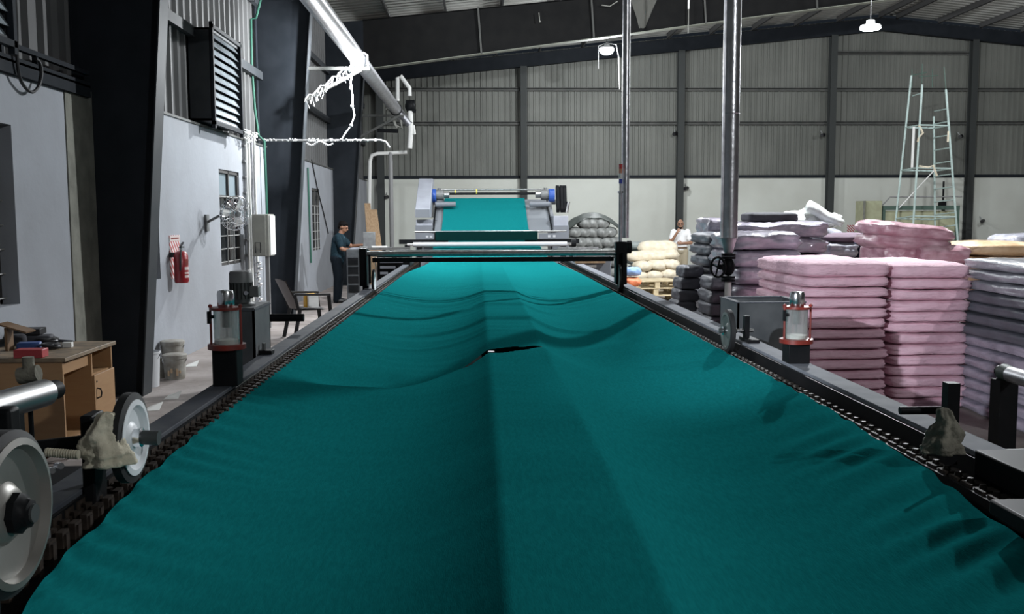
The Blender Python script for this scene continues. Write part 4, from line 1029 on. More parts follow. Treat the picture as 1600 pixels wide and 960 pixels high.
# ---- wall fan
fc = onX(366, 333, -3.32); FRd = .235
fn = empty('wall_fan', (WX, fc.y, fc.z), 'wire caged wall fan before the barred window', 'fan')
ax = Vector((.75, -.62, -.15)).normalized(); u, w, _ = basis(ax)
cg = MB()
for rr, off in ((FRd, 0), (FRd*.99, .05), (FRd*.6, .09), (FRd*.6, -.05), (FRd*.3, .10)): cg.torus(fc+ax*off, ax, rr, .004, 30, 5)
for k in range(28):
    t = 2*math.pi*k/28; d = u*math.cos(t)+w*math.sin(t)
    cg.tube([fc+ax*.10+d*.05, fc+ax*.09+d*FRd*.6, fc+ax*.05+d*FRd*.97, fc+d*FRd, fc-ax*.05+d*FRd*.6, fc-ax*.07+d*.06], .0028, 4)
cg.build('cage', 'chrome', fn)
for k in range(3):
    t = 2*math.pi*k/3+.3; d = (u*math.cos(t)+w*math.sin(t)); e = ax.cross(d); m = MB()
    m.add([fc+d*.03-e*.02, fc+d*.03+e*.02, fc+d*.19+e*.085+ax*.03, fc+d*.20-e*.04-ax*.02], [(0,1,2,3)]); m.add([q+ax*.004 for q in m.v[:4]], [(3,2,1,0)])
    m.build('blade', 'conduit_white', fn)
MB().lathe([(.03, .11), (.045, .08), (.045, .04), (.02, .02)], fc, ax, n=16).build('hub', 'motor_grey', fn)
MB().cyl(fc-ax*.06, fc-ax*.2, .065, .055, n=16).build('motor', 'motor_grey', fn)
MB().bar(fc-ax*.15, (WX+.03, fc.y+.15, fc.z-.12), .03, .03).box(WX, WX+.03, fc.y+.08, fc.y+.22, fc.z-.25, fc.z-.02).build('wall_arm', 'motor_grey', fn)
# ---- control box, stand and the cable rack at the second column
Yx = 15.3
a = onY(393, 335, Yx); b = onY(418, 401, Yx)
bxo = empty('control_box', ((a.x+b.x)/2, Yx+.1, b.z), 'beige steel control box on a post before the second column', 'control box')
MB().box(a.x, b.x+.03, Yx, Yx+.42, b.z, a.z).build('enclosure', 'box_beige', bxo, bevel=.008)
MB().box(a.x+.012, b.x-.02, Yx-.012, Yx, b.z+.015, a.z-.015).build('door', 'box_beige', bxo, bevel=.003)
MB().box(b.x+.03, b.x+.05, Yx+.02, Yx+.40, b.z+.02, a.z-.02).build('side_panel', 'conduit_white', bxo)
MB().tube([(a.x+.05, Yx-.015, b.z+.06), (a.x+.05, Yx-.03, b.z+.22), (a.x+.13, Yx-.03, b.z+.22), (a.x+.13, Yx-.015, b.z+.06)], .008, 6).build('wire_holder', 'cable_black', bxo)
MB().box(a.x+.16, a.x+.22, Yx+.15, Yx+.21, 0, b.z).build('post', 'conduit_grey', bxo)
rk = empty('cable_rack', (WX+.06, 15.75, 0), 'vertical rack of pale cable pipes on the wall before the second column', 'cable rack')
for k, (px, t_, mm) in enumerate(((386, 215, 'conduit_white'), (390.5, 212, 'conduit_white'), (395, 210, 'foil_dull'), (399, 208, 'conduit_white'))):
    p = onX(px, 300, WX+.05+.03*k); MB().cyl((p.x, p.y, .05), (p.x, p.y, onX(px, t_, WX+.05+.03*k).z), .022, n=10).build('pipe', mm, rk)
for k in range(12):
    p = onX(391, 300, WX+.06); MB().box(WX, WX+.05, p.y-.25, p.y+.25, .4+.25*k, .43+.25*k).build('rung', 'conduit_grey', rk)
m = MB(); random.seed(31)
for k in range(9):
    c = onX(388+random.uniform(-5, 12), 214+random.uniform(-4, 8), WX+.12); R = random.uniform(.05, .10)
    m.tube([c+Vector((.02*math.sin(3*t), R*math.cos(t), R*.8*math.sin(t))) for t in [i*.45 for i in range(14)]], .011, 5)
m.build('cable_tangle', 'conduit_white', rk)
ch_ = MB()
for k in range(9):
    p = onY(404+2*math.sin(k*2.1), 412+8*k, 15.2); ch_.ell(p, (.045, .04, .03), 10, 6)
ch_.build('cable_gland', 'chrome', bxo)
gc = MB().tube([onY(416, 0, 16.9)+Vector((-.1,0,0)), onY(400, 28, 16.9), onY(392, 30, 16.9), onY(393, 100, 16.9), onY(398, 170, 16.9), onY(404, 212, 16.9), onY(413, 221, 16.9), onY(416, 300, 16.9), onY(419, 400, 16.9), onY(421, 480, 16.9)], .022, 8)
one('green_conduit', gc, 'conduit_green', 'thin green conduit running down the second column', 'conduit')
g2 = MB().cyl(onX(481, 262, WX+.03), onX(486, 411, WX+.03), .019, n=8); g2b = onY(484, 335, 19.5)
one('green_conduit', g2, 'conduit_green', 'straight green pipe on the white wall behind the plastic chair', 'conduit')
one('hanging_cable', MB().tube([onX(487, 250, WX+.02), onX(497, 300, WX+.02), onX(505, 330, WX+.02), onX(513, 365, WX+.02)], .014, 6), 'cable_black', 'dark cable slanting across the wall above the worker', 'cable')
# ---- plastic chair
cc = onY(484, 470, 14.2); cx, cy = cc.x, 14.2; F_ = Matrix.Rotation(math.radians(-62), 3, 'Z')
chr_ = empty('plastic_chair', (cx, cy, 0), 'brown backed plastic armchair between the rail and the second column', 'chair')
def C(x, y, z): return Vector((cx, cy, 0))+F_@Vector((x, y, z))      # seat front along +y
m = MB().grid(lambda i, j: C(-.24+.48*i/8, -.22+.44*j/8, .43+.015*((i-4)/4)**2-.01*j/8), 8, 8); so_ = MB(); so_.add(m.v, m.f); so_.add([q-Vector((0,0,.02)) for q in m.v], [tuple(reversed(f)) for f in m.f]); so_.build('seat', 'chair_black', chr_)
m = MB().grid(lambda i, j: C((-.23+.46*i/8)*(1+.08*j/8), -.22-.20*j/8-.05*(1-((i-4)/4)**2), .44+.44*j/8-.03*((i-4)/4)**2*(j/8)), 8, 8); bk = MB(); bk.add(m.v, m.f); bk.add([q+F_@Vector((0,-.015,0)) for q in m.v], [tuple(reversed(f)) for f in m.f]); bk.build('backrest', 'chair_brown', chr_)
for s in (-1, 1):
    MB().bar(C(.27*s, -.30, .66), C(.27*s, .22, .64), .05, .03).build('armrest', 'chair_black', chr_)
    MB().bar(C(.27*s, .20, .64), C(.25*s, .26, 0), .05, .04).build('leg', 'chair_black', chr_)
    MB().bar(C(.24*s, -.22, .46), C(.25*s, -.32, 0), .05, .04).build('leg', 'chair_black', chr_)
    MB().bar(C(.25*s, -.30, .66), C(.24*s, -.25, .44), .04, .03).build('arm_support', 'chair_black', chr_)
yb = empty('carton', C(0, .0, .446), 'yellow and white carton lying on the plastic chair seat', 'box')
MB().obox(C(.0, .0, .546), (.10, .16, .20), F_).build('yellow_side', 'yellow', yb); MB().obox(C(.085, .02, .536), (.07, .15, .18), F_).build('white_side', 'paper', yb)
# ---- planks leaning by the third column
for k, (px, w_) in enumerate(((576, .16), (585, .2))):
    t_ = onY(px-2, 318+10*k, 25.9); b_ = Vector((onY(px+6+6*k, 400, 24.8).x, 24.9, 0))
    one('plank', MB().bar(b_, t_, w_, .03), 'plank', ['narrow brown board leaning behind the third column', 'wider brown board leaning right of the narrow one'][k], 'board', 'leaning boards')
# ---- operator console
Yk = 18.9
a = onY(541, 390, Yk); b = onY(572, 390, Yk)
ck = empty('operator_console', ((a.x+b.x)/2, Yk+.3, 0), 'dark grey operator console under the worker hands', 'console')
MB().box(a.x, b.x, Yk, Yk+.6, .1, a.z).build('cabinet', 'tank_grey', ck, bevel=.01)
MB().box(b.x-.13, b.x+.02, Yk-.03, Yk+.1, 0, a.z+.06).build('post', 'motor_grey', ck, bevel=.01)
MB().box(a.x+.05, b.x+.45, Yk+.1, Yk+.7, a.z, a.z+.02).build('top_tray', 'machine_grey', ck)
MB().box(a.x+.25, a.x+.5, Yk+.65, Yk+.7, a.z, a.z+.33).build('screen_housing', 'motor_grey', ck, bevel=.01)
for k in range(4): MB().box(a.x+.03, b.x-.16, Yk-.012, Yk, .3+.18*k, .44+.18*k).build('panel', 'black_paint', ck)
one('paper_stack', MB().obox((b.x+.22, Yk+.35, a.z+.035), (.3, .25, .03), Matrix.Rotation(.2, 3, 'Z')), 'paper', 'white papers lying on the operator console', 'paper')
# small camera on the back wall, left
def cctv(px, py, label):
    p = onY(px, py, BY-.15); r = empty('security_camera', p, label, 'camera', 'small security cameras')
    MB().cyl(p+Vector((0, .15, .12)), p, .02, n=8).build('arm', 'lamp_body', r); MB().cyl(p+Vector((.05, -.02, -.02)), p+Vector((-.08, -.16, -.05)), .06, n=12).build('body', 'dark_plastic', r)
cctv(604, 307, 'small dark camera on the far wall left of the feed tower'); cctv(1072, 293, 'small dark camera beside the column behind the man in white')
cctv(1534, 344, 'small dark camera on the far wall at the right'); cctv(1055, 208, 'dark fitting on the side of the column behind the man in white')
cctv(1285, 210, 'dark fitting on the column behind the white plastic heap'); cctv(1500, 212, 'dark fitting on the column right of the scaffold tower')
# ================================================================== STACKED GOODS ON THE RIGHT
def soft_box(sx, sy, sz, seed, wr=.012, fold=.0, expo=9.0, n=(20, 14, 6), freq=7):
    """a soft bundle, base at z=0: rounded box with creases"""
    verts = {}; vs = []; fs = []
    def vid(i, j, k):
        key = (i, j, k)
        if key not in verts:
            p = Vector((2*i/n[0]-1, 2*j/n[1]-1, 2*k/n[2]-1))
            m = max(abs(p.x), abs(p.y), abs(p.z)); q = p.copy()
            L = (abs(p.x)**expo+abs(p.y)**expo+(abs(p.z)**(expo*.85)))**(1/expo)
            q = p*(m/L) if L > 0 else p
            side = sst(.75, 1, max(abs(p.x), abs(p.y)))
            P_ = Vector((q.x*sx/2, q.y*sy/2, q.z*sz/2))
            nz = noise.noise(Vector((P_.x*freq*.6+seed*7.1, P_.y*freq*.6, P_.z*freq*2.2+seed)))
            n2 = noise.noise(Vector((P_.x*freq*2.3+seed*3.3, P_.y*freq*2.3+P_.z*9, P_.z*freq*5)))
            d = wr*(nz*1.3+n2*.8)
            out = Vector((p.x if abs(p.x) > .9 else 0, p.y if abs(p.y) > .9 else 0, 0))
            P_ += out*d*1.2 + Vector((0, 0, .5*d*(1 if abs(p.z) > .8 else .4)))
            if fold: P_ += out*fold*math.sin(p.z*7+2.5*nz+seed)*.5
            P_.z += .25*sz*.35*noise.noise(Vector((P_.x*1.7+seed*5, P_.y*1.7, seed))) - .10*sz*side*max(0, p.z)
            verts[key] = len(vs); vs.append(P_+Vector((0, 0, sz/2)))
        return verts[key]
    A, B, Cc = n
    for i in range(A):
        for j in range(B):
            fs.append((vid(i,j,0), vid(i,j+1,0), vid(i+1,j+1,0), vid(i+1,j,0))); fs.append((vid(i,j,Cc), vid(i+1,j,Cc), vid(i+1,j+1,Cc), vid(i,j+1,Cc)))
    for i in range(A):
        for k in range(Cc):
            fs.append((vid(i,0,k), vid(i+1,0,k), vid(i+1,0,k+1), vid(i,0,k+1))); fs.append((vid(i,B,k), vid(i,B,k+1), vid(i+1,B,k+1), vid(i+1,B,k)))
    for j in range(B):
        for k in range(Cc):
            fs.append((vid(0,j,k), vid(0,j,k+1), vid(0,j+1,k+1), vid(0,j+1,k))); fs.append((vid(A,j,k), vid(A,j+1,k), vid(A,j+1,k+1), vid(A,j,k+1)))
    return MB().add(vs, fs)
def stack(name, x0, x1, yf, depth, ztop, nl, mats, what, where, group, seed=1, wr=.012, fold=0., jit=.015, rot=0., zbase=0., cat='fabric bundle', expo=9., lean=0., big_top=1.):
    h = (ztop-zbase)/(nl-1+big_top); rnd = random.Random(seed)
    sx, sy = x1-x0, depth; cx, cy = (x0+x1)/2, yf+depth/2; var = {}
    for k in range(nl):
        mm = mats[k] if isinstance(mats, (list, tuple)) else mats
        hb = h*(big_top if k == nl-1 else 1)
        key = (mm, k % 4, hb)
        if key not in var: var[key] = soft_box(sx, sy, hb*1.02, seed*3.7+k*1.31, wr, fold, expo).mesh(name, mm, sharp=180)
        i = nl-1-k
        pos = ['topmost'] + [o+' from top' for o in ORD[1:]]
        jx = rnd.uniform(-jit, jit)+lean*(k/nl-.5); jy = rnd.uniform(-jit, jit)
        place(var[key], name, (cx+jx, cy+jy, zbase+h*k), rot+rnd.uniform(-.025, .025), None, '%s, %s of %s' % (what, pos[i] if i else pos[0], where), cat, group)
def xs(px, Y): return onY(px, 420, Y).x
def zs(py, Y): return onY(1200, py, Y).z
# two pink stacks
stack('fabric_bundle', xs(1253,8.4), xs(1397,8.4), 8.4, 1.5, zs(408,8.5), 14, 'pink', 'pink folded cloth bundle', 'the left pink stack', 'pink cloth bundles', 2, .012, .010, .012, big_top=1.55)
stack('fabric_bundle', xs(1401,8.4), xs(1530,8.4), 8.45, 1.45, zs(413,8.5), 13, 'pink', 'pink folded cloth bundle', 'the right pink stack', 'pink cloth bundles', 5, .012, .010, .012, big_top=1.4)
# right edge stack seen from its side
RG = ['lilac_wrap']*7 + ['grey_wrap']*4 + ['grey_light_wrap']*3
stack('wrapped_bundle', 4.42, 5.35, 6.7, 2.1, zs(404,8.7), 14, RG, 'grey plastic wrapped bundle', 'the stack at the right edge', 'grey bundles at the right edge', 8, .018, .008, .02, lean=.07)
# charcoal grey stacks
stack('wrapped_bundle', 2.84, 3.55, 11.75, 1.1, zs(364,11.9), 11, 'grey_wrap', 'dull grey wrapped bundle', 'the dark stack left of the pipe', 'dull grey bundles', 11, .014, .008, .015)
stack('wrapped_bundle', 2.44, 2.70, 11.7, .5, zs(416,11.7), 8, 'grey_wrap', 'small grey bundle end', 'the low stack nearest the rail', 'dull grey bundles', 13, .012, .006, .01, lean=.22)
stack('wrapped_bundle', 2.66, 2.98, 10.9, .6, zs(432,11), 7, 'grey_wrap', 'short grey bundle', 'the low stack behind the valve', 'dull grey bundles', 14, .012, .006, .012)
# lilac wrapped stacks
stack('wrapped_bundle', xs(1146,10.6), xs(1257,10.6), 10.6, 1.1, zs(363,10.8), 8, 'lilac_wrap', 'lilac plastic wrapped bundle', 'the front lilac stack', 'lilac bundles', 17, .026, .012, .02)
stack('wrapped_bundle', xs(1150,12.6), xs(1299,12.6), 12.6, 1.2, zs(347,12.8), 8, 'lilac_wrap', 'lilac plastic wrapped bundle', 'the wide back lilac stack', 'lilac bundles', 19, .026, .012, .02)
stack('wrapped_bundle', xs(1112,12.4), xs(1146,12.4), 12.6, .8, zs(341,12.7), 8, 'lilac_wrap', 'narrow pale lilac bundle', 'the narrow stack left of the pipe', 'lilac bundles', 20, .02, .01, .02)
one('cloth_bolt', MB().add([p+Vector((xs(1200,13), 13.0, zs(346.5,13))) for p in soft_box((xs(1239,13)-xs(1162,13)), .5, .125, 3, .006).v], soft_box(.6, .5, .12, 3, .006).f), 'charcoal_cloth', 'flat charcoal cloth bolt on top of the wide lilac stack', 'cloth bolt', sharp=180)
stack('wrapped_bundle', xs(1225,14.6), xs(1318,14.6), 14.6, 1.0, zs(357,14.8), 8, 'grey_light_wrap', 'pale grey wrapped bundle', 'the stack under the white plastic heap', 'pale grey bundles', 23, .022, .01, .02)
stack('wrapped_bundle', xs(1296,13.2), xs(1345,13.2), 13.2, 1.0, zs(381,13.4), 7, 'grey_light_wrap', 'pale grey wrapped bundle', 'the stack under the plum cloth roll', 'pale grey bundles', 29, .022, .01, .02)
stack('wrapped_bundle', xs(1346,13.2), xs(1400,13.2), 13.25, 1.0, zs(382,13.4), 7, ['grey_wrap']*6+['navy_cloth'], 'dark wrapped bundle', 'the stack beside the glossy pink bundles', 'dark bundles behind the pink stacks', 31, .014, .006, .02)
rl = soft_box(xs(1384,13.2)-xs(1296,13.2), .5, .14, 9, .008, expo=3)
one('cloth_bolt', MB().add([p+Vector((xs(1340,13.2), 13.5, zs(381,13.4)+.005)) for p in rl.v], rl.f), 'plum_cloth', 'long plum cloth roll lying behind the left pink stack', 'cloth bolt', sharp=180)
# white plastic heap
random.seed(41); zw = zs(356,14.9)
for k, (px, py, rx, rz, ry, lab) in enumerate(((1246, 344, .26, .13, .1, 'left lump of the white plastic heap'), (1268, 338, .22, .14, -.5, 'thick white plastic roll slanting over the heap'), (1296, 346, .24, .12, .3, 'right lump of the white plastic heap'))):
    c = onY(px, py, 15.0); sb = soft_box(rx*2, .5, rz*2, 50+k, .04, .02, 3.0, freq=9); R = Matrix.Rotation(ry if k == 1 else 0, 3, 'Y')
    one('plastic_sheet', MB().add([R@(p-Vector((0,0,rz)))+Vector((c.x, 15.0+.12*k, max(c.z, zw+rz*.9))) for p in sb.v], sb.f), 'white_sheet', lab, 'plastic', 'white plastic sheeting', sharp=180)
hb_ = MB().tube([onY(x, y, 14.8) for x, y in ((1262, 322), (1275, 328), (1290, 338), (1306, 344), (1316, 350))], .10, 12, .06)
one('plastic_sheet', hb_, 'white_sheet', 'white tube of plastic draped across the heap', 'plastic', 'white plastic sheeting', sharp=180)
# pink plastic wrapped bundles behind the right pink stack
stack('wrapped_bundle', xs(1384,11), xs(1437,11), 11.0, .9, zs(384,11.2), 7, 'pink_wrap', 'pink wrapped bundle', 'the stack under the glossy pink ones', 'glossy pink bundles', 37, .02, .01, .02)
stack('wrapped_bundle', xs(1444,10.8), xs(1523,10.8), 10.8, 1.0, zs(386,11.0), 7, 'pink_wrap', 'glossy pink plastic wrapped bundle', 'the right glossy pink stack', 'glossy pink bundles', 38, .024, .012, .02)
for k, (a, b, py, tilt, lab) in enumerate(((1374, 1507, 388, .10, 'long glossy pink bundle lying second from the top'), (1374, 1509, 370, .13, 'long glossy pink bundle crowning the pink plastic stack'))):
    Yq_ = 10.9; L = xs(b, Yq_)-xs(a, Yq_); sb = soft_box(L, .9, .20, 60+k, .02, .012, 4.0); c = onY((a+b)/2, py-8, Yq_)
    R = Matrix.Rotation(tilt, 3, 'Y')
    one('wrapped_bundle', MB().add([R@(p-Vector((0,0,.1)))+Vector((c.x, Yq_+.5, c.z-.005)) for p in sb.v], sb.f), 'pink_wrap', lab, 'fabric bundle', 'glossy pink bundles', sharp=180)
# tan rolls
stack('wrapped_bundle', xs(1512,12.2), xs(1640,12.2), 12.2, 1.0, zs(379,12.3), 7, 'tan_wrap', 'tan plastic wrapped bundle', 'the tan stack near the right edge', 'tan bundles', 43, .012, .006, .02, expo=3.5)
stack('wrapped_bundle', xs(1582,13.5), xs(1680,13.5), 13.5, .8, zs(368,13.6), 7, 'grey_light_wrap', 'pale grey wrapped bundle', 'the stack behind the tan one', 'pale grey bundles', 47, .012, .006, .02)
# ---- sacks
def sack_mesh(L, W_, H_, seed, mm, name='sack'):
    m = MB(); n, k = 18, 12; vs = []; fs = []
    for j in range(k+1):
        t = -1+2*j/k; w_ = max(.05, (1-abs(t)**4.5)**.5)
        for i in range(n):
            a = 2*math.pi*i/n; q = 1+.16*noise.noise(Vector((math.cos(a)*1.5+seed, math.sin(a)*1.5, t*2.5+seed)))
            vs.append((t*L/2, W_/2*w_*q*math.cos(a), H_/2+H_/2*(w_**.7)*q*math.sin(a)*(1 if math.sin(a) > 0 else .9)))
    for j in range(k):
        for i in range(n):
            i2 = (i+1) % n; fs.append((j*n+i, j*n+i2, (j+1)*n+i2, (j+1)*n+i))
    fs.append(tuple(range(n-1, -1, -1))); fs.append(tuple(range(k*n, k*n+n)))
    return m.add(vs, fs).mesh(name, mm, sharp=180)
gs = [sack_mesh(.62, .40, .27, q, 'sack_grey') for q in range(4)]
random.seed(2); Yg = 23.6; xg0, xg1 = xs(886, Yg), xs(966, Yg)
rows = [(6, 0), (6, .25), (6, .5), (6, .75), (6, 1.0), (5, 1.24), (3, 1.46)]
for r_, (n_, z) in enumerate(rows):
    for i in range(n_):
        sp2 = (xg1-xg0)/6; x = (xg0+xg1)/2+(i-(n_-1)/2)*sp2+random.uniform(-.02, .02)
        rp = ['bottom row', 'second row up', 'third row up', 'fourth row up', 'fifth row up', 'second row from the top', 'top row'][r_]
        place(gs[(i+r_) % 4], 'sack', (x, Yg+random.uniform(-.03, .03), z), 1.57+random.uniform(-.15, .15), None,
              'shiny grey sack under the dark sheet, %s from left, %s' % (ORD[i], rp), 'sack', 'grey sacks')
def tarp(i, j):
    u, v = i/24, j/12; x = lerp(xg0-.05, xg1+.05, u); y = Yg-.3+.9*v
    z = 1.50+.36*math.sin(math.pi*u)**.8-.25*max(0, (.35-v))/.35*.5+.025*noise.noise(Vector((u*9, v*6, 3)))
    return (x, y, z)
g_ = MB().grid(tarp, 24, 12); g_.add([p+Vector((0, 0, -.015)) for p in g_.v], [tuple(reversed(f)) for f in g_.f])
one('tarpaulin', g_, 'tarp_dark', 'dark green grey sheet draped over the heap of shiny sacks', 'tarpaulin', sharp=180)
# pallets with cream sacks
def pallet(cx, cy, z, label, rz=0):
    r = empty('pallet', (cx, cy, z), label, 'pallet', 'wooden pallets'); c, s = math.cos(rz), math.sin(rz)
    R = Matrix.Rotation(rz, 3, 'Z')
    for i in range(6): MB().obox(Vector((cx, cy, z+.134))+R@Vector((0, -.42+.168*i, 0)), (1.0, .12, .02), R).build('slat', 'pallet', r)
    for i in range(3):
        MB().obox(Vector((cx, cy, z+.01))+R@Vector((-.44+.44*i, 0, 0)), (.1, .95, .02), R).build('runner', 'pallet', r)
        for j in range(3): MB().obox(Vector((cx, cy, z+.072))+R@Vector((-.44+.44*i, -.42+.42*j, 0)), (.1, .1, .104), R).build('block', 'pallet', r)
Yl = 19.6; pc = xs(1024, Yl)
for k in range(3): pallet(pc, Yl+.5, .146*k, 'empty wooden pallet, %s of the pile beyond the right rail' % ['bottom', 'middle', 'top'][k], .06*k)
cs = [sack_mesh(.95, .5, .28, 10+q, 'sack_cream') for q in range(3)]; cs2 = [sack_mesh(.5, .4, .24, 20+q, 'sack_cream') for q in range(3)]
Yc_ = 21.6
def zc_(py): return onY(1020, py, Yc_).z
cl_ = [(1006, .0, 0, 'far left bottom'), (1034, .0, 0, 'right bottom'), (1008, .25, 0, 'left second row'), (1036, .25, 0, 'right second row')]
for k, (px, z, _, w_) in enumerate(cl_): place(cs[k % 3], 'sack', (xs(px, Yc_), Yc_+.1, z), .1*k, None, 'large cream sack, %s of the cream heap' % w_, 'sack', 'cream sacks')
for k, (px, py, w_) in enumerate(((1000, 437, 'left'), (1022, 436, 'middle'), (1043, 434, 'right'), (1004, 422, 'upper left'), (1026, 421, 'upper middle'), (1045, 420, 'upper right'))):
    place(cs2[k % 3], 'sack', (xs(px, Yc_-.3), Yc_-.3, zc_(py)-.02), 1.3+.2*k, None, 'small plump cream sack, %s in front of the cream heap' % w_, 'sack', 'cream sacks')
place(cs[0], 'sack', (xs(1010, Yc_), Yc_, zc_(411)), .05, None, 'long cream sack lying across the left of the heap', 'sack', 'cream sacks')
place(cs[1], 'sack', (xs(1030, Yc_), Yc_+.1, zc_(409)), -.12, None, 'long cream sack lying across the middle of the heap', 'sack', 'cream sacks')
o = place(cs[2], 'sack', (xs(1031, Yc_), Yc_+.3, zc_(400)), .1, None, 'large cream sack humped on top of the heap by the man', 'sack', 'cream sacks'); o.scale = (1, 1.1, 1.2)
stack('wrapped_bundle', xs(984,23), xs(1012,23), 23, .8, zs(377,23.1), 6, 'sage_wrap', 'sage grey bundle', 'the left stack behind the cream sacks', 'sage bundles', 53, .02, .01, .01, expo=3)
stack('wrapped_bundle', xs(1013,23), xs(1043,23), 23, .8, zs(376,23.1), 6, 'sage_wrap', 'sage grey bundle', 'the right stack behind the cream sacks', 'sage bundles', 57, .02, .01, .01, expo=3)
# bright bags by the cross bar bracket
Yo = 17.2
cr_ = empty('crate', (xs(990, Yo), Yo+.3, 0), 'plain wooden crate under the bright bags behind the right rail', 'crate')
zt3 = onY(990, 449, Yo).z; xa_, xb_ = xs(978, Yo), xs(1002, Yo)
for z in [zt3*q/4 for q in range(4)]: MB().box(xa_, xb_, Yo, Yo+.02, z+.01, z+zt3/4-.01).box(xa_, xb_, Yo+.5, Yo+.52, z+.01, z+zt3/4-.01).build('board', 'pallet', cr_)
MB().box(xa_, xa_+.02, Yo+.02, Yo+.5, 0, zt3).box(xb_-.02, xb_, Yo+.02, Yo+.5, 0, zt3).box(xa_, xb_, Yo, Yo+.52, zt3-.02, zt3).build('side', 'pallet', cr_)
for k, (py, mm, lab) in enumerate(((449, 'orange_bag', 'orange plastic bag behind the right rail'), (433, 'blue_bag', 'pale blue plastic bag lying on the orange one'))):
    sb = soft_box(.34, .4, .17, 70+k, .02, .01, 3); z = onY(990, py, Yo).z
    one('plastic_bag', MB().add([p+Vector((xs(991, Yo), Yo+.25, z)) for p in sb.v], sb.f), mm, lab, 'bag', sharp=180)
# ---- scaffold tower
sc = empty('scaffold_tower', (onY(1448, 300, 26).x, 26, 0), 'pale green steel scaffold tower with ladder side', 'scaffold')
def leg(px0, py0, px1, py1, Y, r=.028, n='leg', top=None):
    a = onY(px0, py0, Y); b = onY(px1, py1, Y); t = b.z/(a.z-b.z); e = b+(b-a)*t; MB().cyl(a, e, r, n=8).build(n, 'mint_steel', sc)
YA, YB = 25.4, 26.8
leg(1441, 132, 1427, 350, YA); leg(1478, 140, 1495, 356, YA); leg(1424, 118, 1399, 350, YB); leg(1459, 182, 1461, 356, YB)
def bar2(p, q, r=.022, n='rail', mm='mint_steel'): MB().cyl(p, q, r, n=8).build(n, mm, sc)
for py in (195.5, 262.5, 338):
    t = (py-132)/218
    A_ = onY(1441-14*t, py, YA); B_ = onY(1478+17*(py-140)/216, py+1, YA); C_ = onY(1424-25*(py-118)/232, py+4, YB); D_ = onY(1460, py+5, YB)
    bar2(A_, B_); bar2(C_, D_); bar2(A_, C_); bar2(B_, D_)
for py in (170, 190, 211, 231, 252, 272, 292, 312, 332, 352):
    t = (py-140)/216; bar2(onY(1478+17*t, py, YA), onY(1460, py+4, YB), .018, 'rung')
bar2(onY(1441, 145, YA), onY(1426, 150, YB), .018)
bar2(onY(1478, 140, YA), onY(1475, 104, YA), .014, 'top_rod', 'dull_green')
for px, py in ((1425, 108), (1441, 100), (1457, 107)): bar2(onY(px, py, YB), onY(px-.5, py+30, YB), .014, 'top_rod', 'dull_green')
bar2(onY(1425, 118, YB), onY(1448, 113, YB), .014, 'top_rod', 'dull_green'); bar2(onY(1436, 120, YB), onY(1466, 118, YB), .014, 'top_rod', 'dull_green')
bar2(onY(1461, 265, YA), onY(1405, 325, YA), .014, 'brace', 'conduit_white')
MB().cyl(onY(1428, 198, YA), onY(1425, 262, YA), .035, n=8).build('hung_pipe', 'conduit_white', sc)
MB().tube([onY(1436, 196, YA), onY(1442, 208, YA), onY(1436, 214, YA), onY(1434, 222, YA)], .03, 6).build('rope', 'sack_cream', sc)
MB().tube([onY(1436, 260, YA), onY(1450, 262, YA), onY(1458, 259, YA), onY(1464, 275, YA)], .03, 6).build('rope', 'sack_cream', sc)
MB().tube([onY(1482, 205, YA), onY(1481, 222, YA)], .025, 6).build('rope', 'sack_cream', sc)
# ---- olive cupboard and green bench near the far wall
Yv = 28.5
ol = empty('olive_cupboard', (onY(1365, 340, Yv).x, Yv+.3, 0), 'olive panelled cupboard standing left of the scaffold tower', 'cupboard')
a = onY(1349, 314, Yv); b = onY(1379, 314, Yv)
MB().box(a.x, b.x, Yv, Yv+.6, 0, a.z).build('body', 'olive_panel', ol, bevel=.02); MB().box(a.x, a.x+.06, Yv-.03, Yv, .1, a.z).build('edge_post', 'concrete_strip', ol)
MB().box(a.x+.08, b.x-.02, Yv-.02, Yv, .15, a.z-.04).build('door', 'olive_panel', ol, bevel=.01)
gb = empty('green_bench', (onY(1440, 340, Yv).x, Yv+.5, 0), 'green topped steel bench behind the scaffold tower', 'bench')
a = onY(1380, 322, Yv); b = onY(1500, 322, Yv)
MB().box(a.x, b.x, Yv, Yv+1.0, a.z-.12, a.z).build('top', 'dull_green', gb)
MB().box(a.x+.1, b.x, Yv+.1, Yv+.12, a.z-.8, a.z-.15).build('apron', 'olive_panel', gb)
for x in (a.x+.04, b.x-.04):
    for y in (Yv+.05, Yv+.95): MB().box(x-.04, x+.04, y-.04, y+.04, 0, a.z-.12).build('leg', 'dull_green', gb)
MB().tube([(a.x, Yv+.1, a.z), (a.x+.25, Yv+.1, a.z+.27), (b.x+.1, Yv+.1, a.z+.27)], .02, 6).build('rail', 'conduit_grey', gb)
MB().cyl((onY(1479,300,Yv).x, Yv+.2, a.z), (onY(1479,300,Yv).x, Yv+.2, onY(1479, 283, Yv).z), .03, n=8).box(onY(1474,300,Yv).x, onY(1482,300,Yv).x, Yv+.1, Yv+.3, a.z, a.z+.12).build('clamp_post', 'black_paint', gb)
p = onY(1336, 357, BY); one('fire_sign', MB().box(p.x-.28, p.x+.28, BY-.012, BY, p.z-.12, p.z+.12), 'stripes', 'red and white striped board low on the far wall', 'sign')
